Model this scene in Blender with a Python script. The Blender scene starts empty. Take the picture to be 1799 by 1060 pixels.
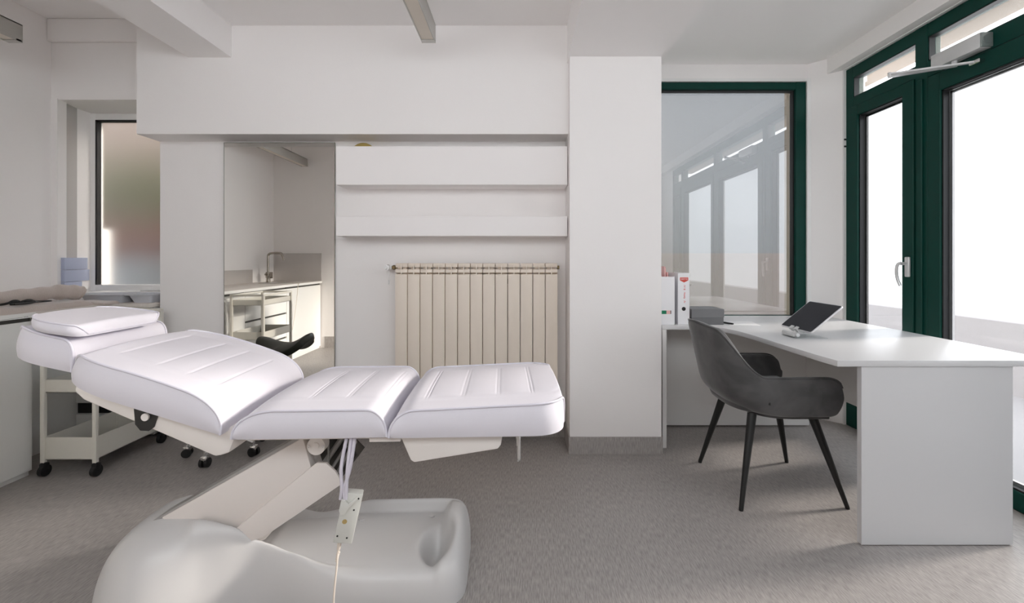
import bpy, bmesh, math, random
from mathutils import Vector, Matrix, Euler
random.seed(7)
PI = math.pi
sc = bpy.context.scene
COL = sc.collection

# ------------------------------------------------------------------ materials
MATS = {}
def new_mat(name):
    m = bpy.data.materials.new(name); m.use_nodes = True
    nt = m.node_tree; nt.nodes.clear()
    out = nt.nodes.new('ShaderNodeOutputMaterial')
    MATS[name] = m
    return m, nt, out

def pbr(name, col, rough=0.5, metal=0.0, spec=0.5, coat=0.0, sheen=0.0, noise=0.0, nscale=8.0,
        bump=0.0, bscale=200.0, trans=0.0, ior=1.45, stretch=None):
    m, nt, out = new_mat(name)
    b = nt.nodes.new('ShaderNodeBsdfPrincipled')
    nt.links.new(b.outputs[0], out.inputs[0])
    b.inputs['Base Color'].default_value = (*col, 1)
    b.inputs['Roughness'].default_value = rough
    b.inputs['Metallic'].default_value = metal
    b.inputs['Specular IOR Level'].default_value = spec
    b.inputs['IOR'].default_value = ior
    b.inputs['Coat Weight'].default_value = coat
    b.inputs['Sheen Weight'].default_value = sheen
    b.inputs['Transmission Weight'].default_value = trans
    if noise or bump:
        tc = nt.nodes.new('ShaderNodeTexCoord')
        mp = nt.nodes.new('ShaderNodeMapping')
        if stretch: mp.inputs['Scale'].default_value = stretch
        nt.links.new(tc.outputs['Object'], mp.inputs[0])
    if noise:
        n = nt.nodes.new('ShaderNodeTexNoise'); n.inputs['Scale'].default_value = nscale
        n.inputs['Detail'].default_value = 4
        nt.links.new(mp.outputs[0], n.inputs['Vector'])
        r = nt.nodes.new('ShaderNodeMix'); r.data_type = 'RGBA'
        r.inputs[6].default_value = (*[max(0, c*(1-noise)) for c in col], 1)
        r.inputs[7].default_value = (*[min(1, c*(1+noise)) for c in col], 1)
        nt.links.new(n.outputs['Fac'], r.inputs[0]); nt.links.new(r.outputs[2], b.inputs['Base Color'])
    if bump:
        n2 = nt.nodes.new('ShaderNodeTexNoise'); n2.inputs['Scale'].default_value = bscale
        nt.links.new(mp.outputs[0], n2.inputs['Vector'])
        bp = nt.nodes.new('ShaderNodeBump'); bp.inputs['Strength'].default_value = bump
        bp.inputs['Distance'].default_value = 0.002
        nt.links.new(n2.outputs['Fac'], bp.inputs['Height']); nt.links.new(bp.outputs[0], b.inputs['Normal'])
    return m

pbr('wall_paint', (0.885, 0.858, 0.845), 0.7, spec=0.3, noise=0.015, nscale=2, bump=0.15, bscale=120)
pbr('ceiling_paint', (0.905, 0.885, 0.876), 0.75, spec=0.3, noise=0.012, nscale=2)
pbr('shelf_paint', (0.885, 0.855, 0.845), 0.6, spec=0.3, noise=0.01, nscale=3)
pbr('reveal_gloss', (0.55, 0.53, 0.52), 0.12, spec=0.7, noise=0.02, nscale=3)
pbr('green_frame', (0.002, 0.040, 0.030), 0.45, spec=0.22, noise=0.08, nscale=5)
pbr('white_trim', (0.82, 0.81, 0.80), 0.4, noise=0.01, nscale=4)
pbr('black_rubber', (0.012, 0.012, 0.013), 0.5, noise=0.1, nscale=20)
pbr('upholstery', (0.70, 0.68, 0.735), 0.42, spec=0.45, noise=0.015, nscale=12, bump=0.12, bscale=700)
pbr('piping_vinyl', (0.68, 0.66, 0.73), 0.35, noise=0.01, nscale=12)
pbr('base_plastic', (0.60, 0.59, 0.585), 0.28, spec=0.5, noise=0.008, nscale=3)
pbr('cream_plastic', (0.80, 0.76, 0.725), 0.4, noise=0.01, nscale=4)
pbr('arm_steel', (0.74, 0.69, 0.655), 0.45, noise=0.01, nscale=4)
pbr('grey_steel', (0.36, 0.35, 0.34), 0.4, metal=0.3, noise=0.05, nscale=10)
pbr('dark_steel', (0.07, 0.068, 0.062), 0.5, noise=0.1, nscale=10)
pbr('chrome', (0.75, 0.75, 0.75), 0.12, metal=1.0, noise=0.02, nscale=10)
pbr('brushed_nickel', (0.38, 0.35, 0.31), 0.22, metal=1.0, noise=0.03, nscale=30)
pbr('brass', (0.22, 0.16, 0.08), 0.35, metal=0.8, noise=0.05, nscale=30)
pbr('cart_enamel', (0.76, 0.735, 0.665), 0.4, noise=0.012, nscale=5)
pbr('cabinet_white', (0.83, 0.825, 0.80), 0.45, noise=0.01, nscale=4)
pbr('worktop', (0.66, 0.61, 0.565), 0.35, noise=0.08, nscale=18, stretch=(6, 1, 1))
pbr('splash_steel', (0.56, 0.53, 0.51), 0.30, metal=0.35, noise=0.02, nscale=3)
pbr('desk_white', (0.61, 0.605, 0.61), 0.33, noise=0.008, nscale=3, bump=0.04, bscale=300)
pbr('desk_edge', (0.78, 0.765, 0.75), 0.4, noise=0.01, nscale=3)
pbr('leg_black', (0.010, 0.010, 0.010), 0.42, noise=0.1, nscale=15)
pbr('radiator_cream', (0.79, 0.70, 0.605), 0.42, noise=0.012, nscale=4)
pbr('aluminium', (0.50, 0.49, 0.46), 0.38, metal=0.6, noise=0.02, nscale=8)
pbr('diffuser', (0.70, 0.64, 0.56), 0.55, noise=0.01, nscale=8)
pbr('towel', (0.53, 0.455, 0.41), 0.95, sheen=0.5, noise=0.10, nscale=160, bump=0.9, bscale=260)
pbr('basin_plastic', (0.56, 0.57, 0.61), 0.35, noise=0.015, nscale=6)
pbr('blue_box', (0.42, 0.46, 0.60), 0.6, noise=0.03, nscale=8)
pbr('saddle_leather', (0.022, 0.026, 0.019), 0.45, noise=0.10, nscale=12)
pbr('stool_grey', (0.06, 0.062, 0.058), 0.5, noise=0.08, nscale=12)
pbr('box_grey', (0.135, 0.135, 0.138), 0.6, noise=0.05, nscale=30)
pbr('box_grey_light', (0.185, 0.185, 0.19), 0.6, noise=0.05, nscale=30)
pbr('paper_white', (0.82, 0.81, 0.81), 0.6, noise=0.01, nscale=10)
pbr('binder_white', (0.80, 0.795, 0.81), 0.4, noise=0.008, nscale=10)
pbr('pink_paper', (0.78, 0.47, 0.45), 0.6, noise=0.03, nscale=10)
pbr('red_ink', (0.72, 0.075, 0.06), 0.5, noise=0.05, nscale=30)
pbr('badge_red', (0.62, 0.07, 0.045), 0.4, noise=0.04, nscale=30)
pbr('label_green', (0.01, 0.20, 0.10), 0.5, noise=0.05, nscale=30)
pbr('screen_glass', (0.022, 0.021, 0.026), 0.25, spec=0.15, noise=0.1, nscale=6)
pbr('tablet_rim', (0.72, 0.71, 0.72), 0.3, metal=0.4, noise=0.02, nscale=10)
pbr('silver_plastic', (0.66, 0.66, 0.655), 0.3, metal=0.3, noise=0.01, nscale=10)
pbr('closer_cap', (0.33, 0.37, 0.36), 0.25, metal=0.5, noise=0.05, nscale=40)
pbr('handset_plastic', (0.62, 0.62, 0.58), 0.4, noise=0.015, nscale=12)
pbr('gold_sticker', (0.50, 0.37, 0.16), 0.4, metal=0.3, noise=0.05, nscale=40)
pbr('cable_cream', (0.70, 0.62, 0.54), 0.5, noise=0.02, nscale=30)
pbr('cable_lilac', (0.62, 0.59, 0.66), 0.5, noise=0.02, nscale=30)
pbr('cable_black', (0.01, 0.01, 0.01), 0.5, noise=0.1, nscale=30)
pbr('yellow_plastic', (0.45, 0.34, 0.10), 0.5, noise=0.05, nscale=9)
pbr('ext_beige', (0.60, 0.44, 0.32), 0.8, noise=0.05, nscale=5)
pbr('ext_rose', (0.30, 0.225, 0.19), 0.9, noise=0.05, nscale=3)
pbr('ext_awning', (0.21, 0.165, 0.125), 0.8, noise=0.05, nscale=5)
pbr('ext_low', (0.20, 0.205, 0.21), 0.9, noise=0.05, nscale=3)
pbr('ext_pink', (0.56, 0.45, 0.42), 0.9, noise=0.05, nscale=3)
pbr('ext_white', (0.55, 0.53, 0.54), 0.8, noise=0.03, nscale=3)
pbr('ext_grey', (0.40, 0.41, 0.43), 0.8, noise=0.03, nscale=3)
pbr('ext_paving', (0.42, 0.41, 0.42), 0.85, noise=0.08, nscale=4)
pbr('leaf_green', (0.13, 0.15, 0.055), 0.8, noise=0.35, nscale=6)
pbr('bloom_pink', (0.36, 0.20, 0.18), 0.8, noise=0.25, nscale=6)
pbr('grass', (0.10, 0.22, 0.05), 0.9, noise=0.3, nscale=14)
pbr('mirror_silver', (0.97, 0.965, 0.935), 0.0, metal=1.0, noise=0.003, nscale=2)
pbr('mirror_edge', (0.35, 0.35, 0.31), 0.3, metal=0.3, noise=0.03, nscale=9)

# velvet with soft blotches
def velvet():
    m, nt, out = new_mat('velvet_grey')
    b = nt.nodes.new('ShaderNodeBsdfPrincipled'); nt.links.new(b.outputs[0], out.inputs[0])
    tc = nt.nodes.new('ShaderNodeTexCoord')
    n = nt.nodes.new('ShaderNodeTexNoise'); n.inputs['Scale'].default_value = 7; n.inputs['Detail'].default_value = 3
    n.inputs['Distortion'].default_value = 0.6
    nt.links.new(tc.outputs['Object'], n.inputs['Vector'])
    r = nt.nodes.new('ShaderNodeValToRGB')
    r.color_ramp.elements[0].position = 0.35; r.color_ramp.elements[0].color = (0.062, 0.061, 0.062, 1)
    r.color_ramp.elements[1].position = 0.68; r.color_ramp.elements[1].color = (0.115, 0.112, 0.113, 1)
    nt.links.new(n.outputs['Fac'], r.inputs[0]); nt.links.new(r.outputs[0], b.inputs['Base Color'])
    b.inputs['Roughness'].default_value = 0.85
    b.inputs['Sheen Weight'].default_value = 0.35; b.inputs['Sheen Roughness'].default_value = 0.35
velvet()

# vinyl floor: grey with short streaks running into the room
def vinyl(name, base, stretch):
    m, nt, out = new_mat(name)
    b = nt.nodes.new('ShaderNodeBsdfPrincipled'); nt.links.new(b.outputs[0], out.inputs[0])
    tc = nt.nodes.new('ShaderNodeTexCoord')
    def layer(scale, st, lo, hi):
        mp = nt.nodes.new('ShaderNodeMapping'); mp.inputs['Scale'].default_value = st
        nt.links.new(tc.outputs['Object'], mp.inputs[0])
        n = nt.nodes.new('ShaderNodeTexNoise'); n.inputs['Scale'].default_value = scale
        n.inputs['Detail'].default_value = 3
        nt.links.new(mp.outputs[0], n.inputs['Vector'])
        mr = nt.nodes.new('ShaderNodeMapRange'); mr.inputs[1].default_value = 0.3; mr.inputs[2].default_value = 0.7
        mr.inputs[3].default_value = lo; mr.inputs[4].default_value = hi
        nt.links.new(n.outputs['Fac'], mr.inputs[0]); return mr.outputs[0]
    a = layer(1.0, stretch, 0.74, 1.22)
    c = layer(2.0, (1.0, 1.0, 1.0), 0.95, 1.05)
    mu = nt.nodes.new('ShaderNodeMath'); mu.operation = 'MULTIPLY'
    nt.links.new(a, mu.inputs[0]); nt.links.new(c, mu.inputs[1])
    mx = nt.nodes.new('ShaderNodeVectorMath'); mx.operation = 'SCALE'
    mx.inputs[0].default_value = base
    nt.links.new(mu.outputs[0], mx.inputs['Scale']); nt.links.new(mx.outputs[0], b.inputs['Base Color'])
    b.inputs['Roughness'].default_value = 0.42; b.inputs['Specular IOR Level'].default_value = 0.35
vinyl('floor_vinyl', (0.36, 0.335, 0.32), (230, 26, 1))
vinyl('skirting_vinyl', (0.37, 0.345, 0.33), (230, 230, 26))

# milky film glass for the glazed side: part clear, part scattering, part mirror
def film_glass(name, clear, scatter, gloss, tint=(1, 1, 1), stint=(1, 1, 1), grough=0.03):
    m, nt, out = new_mat(name)
    t = nt.nodes.new('ShaderNodeBsdfTransparent'); t.inputs[0].default_value = (*tint, 1)
    d = nt.nodes.new('ShaderNodeBsdfTranslucent')
    tc = nt.nodes.new('ShaderNodeTexCoord'); mp = nt.nodes.new('ShaderNodeMapping')
    mp.inputs['Scale'].default_value = (9, 9, 0.5)
    nt.links.new(tc.outputs['Object'], mp.inputs[0])
    n = nt.nodes.new('ShaderNodeTexNoise'); n.inputs['Scale'].default_value = 1.5
    nt.links.new(mp.outputs[0], n.inputs['Vector'])
    r = nt.nodes.new('ShaderNodeMix'); r.data_type = 'RGBA'
    r.inputs[6].default_value = (*[c*0.9 for c in stint], 1); r.inputs[7].default_value = (*stint, 1)
    nt.links.new(n.outputs['Fac'], r.inputs[0]); nt.links.new(r.outputs[2], d.inputs[0])
    g = nt.nodes.new('ShaderNodeBsdfAnisotropic') if False else nt.nodes.new('ShaderNodeBsdfGlossy')
    g.inputs['Roughness'].default_value = grough
    m1 = nt.nodes.new('ShaderNodeMixShader'); m1.inputs[0].default_value = scatter/(clear+scatter)
    nt.links.new(t.outputs[0], m1.inputs[1]); nt.links.new(d.outputs[0], m1.inputs[2])
    m2 = nt.nodes.new('ShaderNodeMixShader'); m2.inputs[0].default_value = gloss
    nt.links.new(m1.outputs[0], m2.inputs[1]); nt.links.new(g.outputs[0], m2.inputs[2])
    nt.links.new(m2.outputs[0], out.inputs[0])
film_glass('film_glass', 0.50, 0.50, 0.05, tint=(0.80, 0.81, 0.825), stint=(0.06, 0.06, 0.062))
film_glass('added_rear_glass', 0.8, 0.2, 0.05, tint=(0.97, 0.98, 0.98))
film_glass('clear_acrylic', 0.96, 0.04, 0.10, tint=(0.97, 0.98, 0.98))
film_glass('clear_glass', 0.95, 0.05, 0.07, tint=(0.97, 0.98, 0.98))
film_glass('window_glass', 0.40, 0.60, 0.19, tint=(0.42, 0.43, 0.44), stint=(0.15, 0.152, 0.155), grough=0.012)

def frosted(name, rough):
    m, nt, out = new_mat(name)
    g = nt.nodes.new('ShaderNodeBsdfRefraction'); g.inputs['Roughness'].default_value = rough
    g.inputs['IOR'].default_value = 1.25; g.inputs[0].default_value = (0.66, 0.655, 0.65, 1)
    gl = nt.nodes.new('ShaderNodeBsdfGlossy'); gl.inputs['Roughness'].default_value = 0.25
    tc = nt.nodes.new('ShaderNodeTexCoord'); n = nt.nodes.new('ShaderNodeTexNoise')
    n.inputs['Scale'].default_value = 60
    nt.links.new(tc.outputs['Object'], n.inputs['Vector'])
    bp = nt.nodes.new('ShaderNodeBump'); bp.inputs['Strength'].default_value = 0.1
    nt.links.new(n.outputs['Fac'], bp.inputs['Height']); nt.links.new(bp.outputs[0], g.inputs['Normal'])
    mx = nt.nodes.new('ShaderNodeMixShader'); mx.inputs[0].default_value = 0.06
    nt.links.new(g.outputs[0], mx.inputs[1]); nt.links.new(gl.outputs[0], mx.inputs[2])
    nt.links.new(mx.outputs[0], out.inputs[0])
frosted('frosted_glass', 0.58)

# ------------------------------------------------------------------ helpers
def BM(): return bmesh.new()

def box(bm, x0, x1, y0, y1, z0, z1, bev=0.0, seg=2, M=None):
    t = bmesh.new()
    bmesh.ops.create_cube(t, size=1)
    S = Matrix.Diagonal((abs(x1-x0), abs(y1-y0), abs(z1-z0), 1))
    T = Matrix.Translation(((x0+x1)/2, (y0+y1)/2, (z0+z1)/2))
    bmesh.ops.transform(t, matrix=T @ S, verts=t.verts)
    if bev: bmesh.ops.bevel(t, geom=t.edges[:], offset=bev, segments=seg, affect='EDGES', profile=0.5)
    if M is not None: bmesh.ops.transform(t, matrix=M, verts=t.verts)
    merge(bm, t)

def merge(bm, t):
    me = bpy.data.meshes.new('tmp'); t.to_mesh(me); t.free()
    bm.from_mesh(me); bpy.data.meshes.remove(me)

def cyl(bm, p0, p1, r0, r1=None, n=20, cap=True):
    p0, p1 = Vector(p0), Vector(p1); r1 = r0 if r1 is None else r1
    d = p1-p0; L = d.length
    t = bmesh.new()
    bmesh.ops.create_cone(t, cap_ends=cap, segments=n, radius1=r0, radius2=r1, depth=L)
    q = d.to_track_quat('Z', 'Y').to_matrix().to_4x4()
    bmesh.ops.transform(t, matrix=Matrix.Translation((p0+p1)/2) @ q, verts=t.verts)
    merge(bm, t)

def tube(bm, pts, r, n=10, closed=False):
    pts = [Vector(p) for p in pts]; N = len(pts)
    rings = []; up = Vector((0, 0, 1)); prev = None
    for i, p in enumerate(pts):
        a = pts[(i-1) % N] if (closed or i > 0) else pts[i]
        b = pts[(i+1) % N] if (closed or i < N-1) else pts[i]
        t = (b-a).normalized()
        if prev is None:
            u = up if abs(t.dot(up)) < 0.9 else Vector((1, 0, 0))
            u = (u - t*u.dot(t)).normalized()
        else:
            u = (prev - t*prev.dot(t)).normalized()
        prev = u; w = t.cross(u)
        rr = r[i] if isinstance(r, (list, tuple)) else r
        rings.append([bm.verts.new(p + (u*math.cos(2*PI*k/n) + w*math.sin(2*PI*k/n))*rr) for k in range(n)])
    M = N if closed else N-1
    for i in range(M):
        A, B = rings[i], rings[(i+1) % N]
        for k in range(n): bm.faces.new((A[k], A[(k+1) % n], B[(k+1) % n], B[k]))
    if not closed:
        bm.faces.new(rings[0][::-1]); bm.faces.new(rings[-1])

def smooth_path(pts, k=6):
    pts = [Vector(p) for p in pts]; out = []
    for i in range(len(pts)-1):
        p0 = pts[max(i-1, 0)]; p1 = pts[i]; p2 = pts[i+1]; p3 = pts[min(i+2, len(pts)-1)]
        for j in range(k):
            t = j/k
            out.append(0.5*((2*p1) + (p2-p0)*t + (2*p0-5*p1+4*p2-p3)*t*t + (3*p1-p0-3*p2+p3)*t**3))
    out.append(pts[-1]); return out

def prism(bm, poly, a0, a1, axis='z', bev=0.0):
    """extrude a 2D polygon: axis z -> (x,y); axis y -> (x,z); axis x -> (y,z)"""
    t = bmesh.new()
    def P(u, v, a):
        return {'z': (u, v, a), 'y': (u, a, v), 'x': (a, u, v)}[axis]
    A = [t.verts.new(P(u, v, a0)) for u, v in poly]; B = [t.verts.new(P(u, v, a1)) for u, v in poly]
    n = len(poly)
    t.faces.new(A); t.faces.new(B[::-1])
    for i in range(n): t.faces.new((A[i], B[i], B[(i+1) % n], A[(i+1) % n]))
    bmesh.ops.recalc_face_normals(t, faces=t.faces)
    if bev:
        es = [e for e in t.edges if len(e.link_faces) == 2 and e.calc_face_angle(0) > 0.5]
        bmesh.ops.bevel(t, geom=es, offset=bev, segments=2, affect='EDGES', profile=0.5)
    merge(bm, t)

def sphere(bm, c, r, sx=1, sy=1, sz=1, u=20, v=12):
    t = bmesh.new(); bmesh.ops.create_uvsphere(t, u_segments=u, v_segments=v, radius=r)
    bmesh.ops.transform(t, matrix=Matrix.Translation(c) @ Matrix.Diagonal((sx, sy, sz, 1)), verts=t.verts)
    merge(bm, t)

def lathe(bm, prof, c=(0, 0, 0), n=24):
    rings = []
    for r, z in prof:
        rings.append([bm.verts.new((c[0]+r*math.cos(2*PI*k/n), c[1]+r*math.sin(2*PI*k/n), c[2]+z)) for k in range(n)])
    for A, B in zip(rings, rings[1:]):
        for k in range(n): bm.faces.new((A[k], A[(k+1) % n], B[(k+1) % n], B[k]))
    bm.faces.new(rings[0][::-1]); bm.faces.new(rings[-1])

def loc_of(o):
    return o.matrix_world.translation if False else Vector(o.get('_l', (0, 0, 0)))

ROOT = {}
def obj(name, bm, mat, parent=None, smooth=35, label=None):
    bmesh.ops.recalc_face_normals(bm, faces=bm.faces)
    me = bpy.data.meshes.new(name); bm.to_mesh(me); bm.free()
    me.materials.append(MATS[mat])
    if smooth:
        for p in me.polygons: p.use_smooth = True
        me.set_sharp_from_angle(angle=math.radians(smooth))
    o = bpy.data.objects.new(name, me); COL.objects.link(o)
    if parent is not None:
        o.parent = parent
        o.matrix_parent_inverse = Matrix.Translation(ROOT.get(parent.name, Vector((0, 0, 0)))).inverted()
        ROOT[o.name] = ROOT.get(parent.name, Vector((0, 0, 0)))
        # a child keeps world coordinates; its own children follow with an identity inverse
        o['_c'] = 1
    if label: o['label'] = label
    return o

def sub(name, bm, mat, parent, smooth=35, label=None):
    """child of a part that itself sits at the identity in world coordinates"""
    o = obj(name, bm, mat, None, smooth, label)
    o.parent = parent
    o.matrix_parent_inverse = Matrix.Identity(4)
    return o

def thing(name, label, cat, loc=(0, 0, 0), group=None):
    o = bpy.data.objects.new(name, None); COL.objects.link(o)
    o.location = loc; o.empty_display_size = 0.1
    o['label'] = label; o['category'] = cat
    if group: o['group'] = group
    ROOT[o.name] = Vector(loc)
    return o

def tag(o, label, cat, group=None):
    o['label'] = label; o['category'] = cat
    if group: o['group'] = group
    return o

def struct(name, bm, mat, parent=None, smooth=35):
    o = obj(name, bm, mat, parent, smooth)
    if parent is None: o['kind'] = 'structure'
    return o

# part of a thing whose parent Empty is at ROOT; a sub-part is parented to a part whose world matrix is the identity
# ------------------------------------------------------------------ constants
F = 800.0; VX, VY = 915.0, 456.0; H = 1.18
def PT(x, y, Y):
    return ((x-VX)/F*Y, Y, H-(y-VY)/F*Y)
CEIL = 2.645; CEILL = 2.86
YB = 3.03      # rear face behind mirror and radiator
YR = -0.5; YRL = -0.05     # wall behind the camera
XL = -3.30; XR = 2.32

# ------------------------------------------------------------------ room shell
bm = BM(); box(bm, XL-0.1, 2.42, YR-0.1, 3.6, -0.1, 0.0); struct('floor', bm, 'floor_vinyl')
bm = BM(); box(bm, -2.08, 2.6, YR-0.1, 3.7, CEIL, CEIL+0.1); struct('ceiling', bm, 'ceiling_paint')
bm = BM(); box(bm, XL-0.1, -2.08, YR-0.1, 3.7, CEILL, CEILL+0.1); struct('ceiling_left', bm, 'ceiling_paint')
bm = BM(); box(bm, XL-0.12, XL, YR-0.1, 3.565, -0.05, CEILL+0.05); struct('wall_left', bm, 'wall_paint')
# back wall behind mirror and radiator
bm = BM(); box(bm, -2.40, 0.30, YB, YB+0.14, 0, CEIL); struct('wall_back', bm, 'wall_paint')
bm = BM(); box(bm, -2.405, 0.30, 2.85, YB, 1.965, CEIL+0.15); struct('wall_bulkhead', bm, 'wall_paint')
# left back wall with the window recess
bm = BM()
box(bm, XL, -2.38, 3.20, 3.62, 2.303, CEILL)
box(bm, XL, -2.38, 3.20, 3.62, 0, 0.86)
box(bm, -2.40, -2.2, 3.17, 3.62, 0, CEILL)
box(bm, XL, -2.38, 3.165, 3.20, 2.70, CEILL, bev=0.012)
box(bm, XL, -3.252, 3.195, 3.26, 0.86, 2.31)
struct('wall_back_left', bm, 'wall_paint')
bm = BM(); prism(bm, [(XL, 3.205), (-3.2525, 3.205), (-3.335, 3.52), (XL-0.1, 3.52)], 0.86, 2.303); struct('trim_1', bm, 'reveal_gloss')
bm = BM(); box(bm, -3.42, -3.290, 3.565, 3.66, 0.90, 1.42, 0.004, 1); struct('trim_6', bm, 'white_trim')
bm = BM(); box(bm, -3.34, -2.39, 3.205, 3.52, 0.86, 0.935, bev=0.004); struct('trim_2', bm, 'white_trim')
# column and the two ceiling beams
bm = BM(); box(bm, 0.297, 0.852, 2.76, 3.62, 0, 2.42); struct('wall_column', bm, 'wall_paint')
bm = BM(); box(bm, 0.290, 0.876, YR, 3.62, 2.41, CEIL+0.02); struct('ceiling_beam_right', bm, 'ceiling_paint')
bm = BM(); box(bm, -2.08, -1.81, YR, 3.62, 2.445, CEILL+0.02); struct('ceiling_beam_left', bm, 'ceiling_paint')
# back wall around the green window, pier, head of the glazed side
bm = BM()
box(bm, 0.85, 2.60, 3.42, 3.56, 2.52, CEIL)
box(bm, 0.85, 2.60, 3.42, 3.56, 0, 0.70)
struct('wall_back_right', bm, 'wall_paint')
bm = BM(); prism(bm, [(2.145, 3.425), (2.235, 3.335), (2.32, 3.255), (2.46, 3.255), (2.46, 3.56), (2.145, 3.56)], 0, CEIL)
struct('wall_pier', bm, 'wall_paint')
bm = BM()
box(bm, 2.24, 2.46, YR-0.1, 3.36, 2.535, CEIL)
box(bm, 2.32, 2.46, YR-0.1, 0.02, 0, 2.535)
struct('wall_right', bm, 'wall_paint')
# wall behind the camera, with an added high window for fill daylight; its left end comes forward to the end of the worktop
RW0, RW1, RWZ0, RWZ1 = -2.10, 1.9, 1.68, 2.57
bm = BM()
box(bm, XL, -2.15, YR-0.12, YRL, 0, CEILL)
box(bm, -2.15, RW0, YR-0.12, YR, 0, CEILL)
box(bm, RW1, 2.46, YR-0.12, YR, 0, CEIL)
box(bm, RW0, RW1, YR-0.12, YR, 0, RWZ0)
box(bm, RW0, RW1, YR-0.12, YR, RWZ1, CEIL)
struct('wall_rear', bm, 'wall_paint')
# coved vinyl skirting
bm = BM(); prism(bm, [(0.290, 2.752), (0.290, 3.02), (0.297, 3.02), (0.297, 2.76), (0.852, 2.76), (0.852, 3.2), (0.859, 3.2), (0.859, 2.752)], 0, 0.105); struct('baseboard_column', bm, 'skirting_vinyl')
bm = BM(); box(bm, -2.40, 0.29, YB-0.008, YB, 0, 0.105); struct('baseboard_back', bm, 'skirting_vinyl')
bm = BM(); box(bm, -2.62, -2.15, YRL, YRL+0.008, 0, 0.15); box(bm, -2.15, 2.3, YR, YR+0.008, 0, 0.15); struct('baseboard_rear', bm, 'skirting_vinyl')
bm = BM(); box(bm, 0.86, 2.14, 3.412, 3.42, 0, 0.105); struct('baseboard_right', bm, 'skirting_vinyl')

# ------------------------------------------------------------------ glazed side (window_1 + door_1)
X0, X1 = 2.322, 2.40
bm = BM()
box(bm, X0+.002, X1-.002, 0.0, 3.252, 2.452, 2.529, 0.003, 1)
box(bm, X0+.002, X1-.002, 0.001, 3.251, 2.222, 2.314, 0.003, 1)
box(bm, X0, X1, 3.185, 3.252, 0, 2.53, 0.003, 1)             # far jamb
box(bm, X0, X1, 2.600, 2.682, 0, 2.53, 0.003, 1)
box(bm, X0-0.012, X1, 2.625, 2.66, 0.0, 2.222, 0.004, 1)     # astragal
box(bm, X0, X1, 1.490, 1.560, 0, 2.53, 0.003, 1)
box(bm, X0, X1, 0.380, 0.450, 0, 2.53, 0.003, 1)
box(bm, X0, X1, 0.0, 0.06, 0, 2.53, 0.003, 1)
box(bm, X0+.002, X1-.002, 0.001, 3.251, 0.001, 0.03, 0.003, 1)
w1 = struct('window_1', bm, 'green_frame')
def leaf(bm, y0, y1, z0, z1, sl, sr, tp, bt, proud=0.010):
    xa, xb = X0-proud, X1-0.01
    box(bm, xa, xb, y0, y0+sl, z0, z1, 0.004, 1); box(bm, xa, xb, y1-sr, y1, z0, z1, 0.004, 1)
    box(bm, xa+.001, xb-.001, y0+.001, y1-.001, z1-tp, z1-.001, 0.003, 1); box(bm, xa+.001, xb-.001, y0+.001, y1-.001, z0+.001, z0+bt, 0.003, 1)
def gasket(bm, y0, y1, z0, z1, t=0.007):
    xa, xb = X0+0.006, X0+0.040
    box(bm, xa, xb, y0, y0+t, z0, z1); box(bm, xa, xb, y1-t, y1, z0, z1)
    box(bm, xa, xb, y0, y1, z0, z0+t); box(bm, xa, xb, y0, y1, z1-t, z1)
def spacer(bm, y0, y1, z0, z1, t=0.012):
    xa, xb = X0+0.042, X0+0.056
    box(bm, xa, xb, y0, y0+t, z0, z1); box(bm, xa, xb, y1-t, y1, z0, z1)
    box(bm, xa, xb, y0, y1, z0, z0+t); box(bm, xa, xb, y0, y1, z1-t, z1)
def pane(name, y0, y1, z0, z1, parent, mat='film_glass'):
    b = BM(); box(b, X0+0.040, X0+0.0405, y0, y1, z0, z1)
    # a single skin so that light is scattered once
    b.free(); b = BM()
    vs = [b.verts.new((X0+0.041, y, z)) for y, z in ((y0, z0), (y1, z0), (y1, z1), (y0, z1))]
    b.faces.new(vs)
    return sub(name, b, mat, parent)
# casement leaf
bm = BM(); leaf(bm, 2.684, 3.192, 0.012, 2.245, 0.081, 0.060, 0.070, 0.165); cas = sub('casement', bm, 'green_frame', w1)
pane('glass_pane', 2.765, 3.132, 0.177, 2.175, cas)
bm = BM(); gasket(bm, 2.765, 3.132, 0.177, 2.175); spacer(bm, 2.772, 3.125, 0.184, 2.168); sub('gasket', bm, 'black_rubber', cas)
# handle on the casement
bm = BM(); hy = 2.715
box(bm, X0-0.024, X0-0.009, hy-0.016, hy+0.016, 1.075, 1.195, 0.006, 3)
cyl(bm, (X0-0.02, hy, 1.155), (X0-0.062, hy, 1.155), 0.009)
tube(bm, smooth_path([(X0-0.058, hy-0.004, 1.160), (X0-0.066, hy+0.012, 1.148), (X0-0.068, hy+0.018, 1.11), (X0-0.064, hy+0.014, 1.06), (X0-0.056, hy+0.004, 1.022)], 5), 0.0085)
sub('window_handle', bm, 'silver_plastic', cas, label='silver window handle')
bm = BM()
for zz in (2.03, 1.98): box(bm, X0-0.016, X0, 3.246, 3.258, zz, zz+0.012)
sub('hinge', bm, 'black_rubber', cas)
# other panes of the fixed glazing
for y0, y1 in ((2.682, 3.185), (1.56, 2.60), (0.45, 1.49), (0.06, 0.38)):
    pane('transom_pane', y0, y1, 2.314, 2.452, w1, 'clear_glass')
bm = BM()
for y0, y1 in ((2.682, 3.185), (1.56, 2.60), (0.45, 1.49), (0.06, 0.38)): gasket(bm, y0, y1, 2.314, 2.452, 0.005)
sub('gasket', bm, 'black_rubber', w1)
for y0, y1 in ((0.45, 1.49), (0.06, 0.38)):
    bm = BM(); leaf(bm, y0, y1, 0.012, 2.222, 0.06, 0.06, 0.10, 0.085); lf = sub('sash', bm, 'green_frame', w1)
    pane('glass_pane', y0+0.06, y1-0.06, 0.097, 2.122, lf)
    bm = BM(); gasket(bm, y0+0.06, y1-0.06, 0.097, 2.122); sub('gasket', bm, 'black_rubber', lf)
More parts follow.
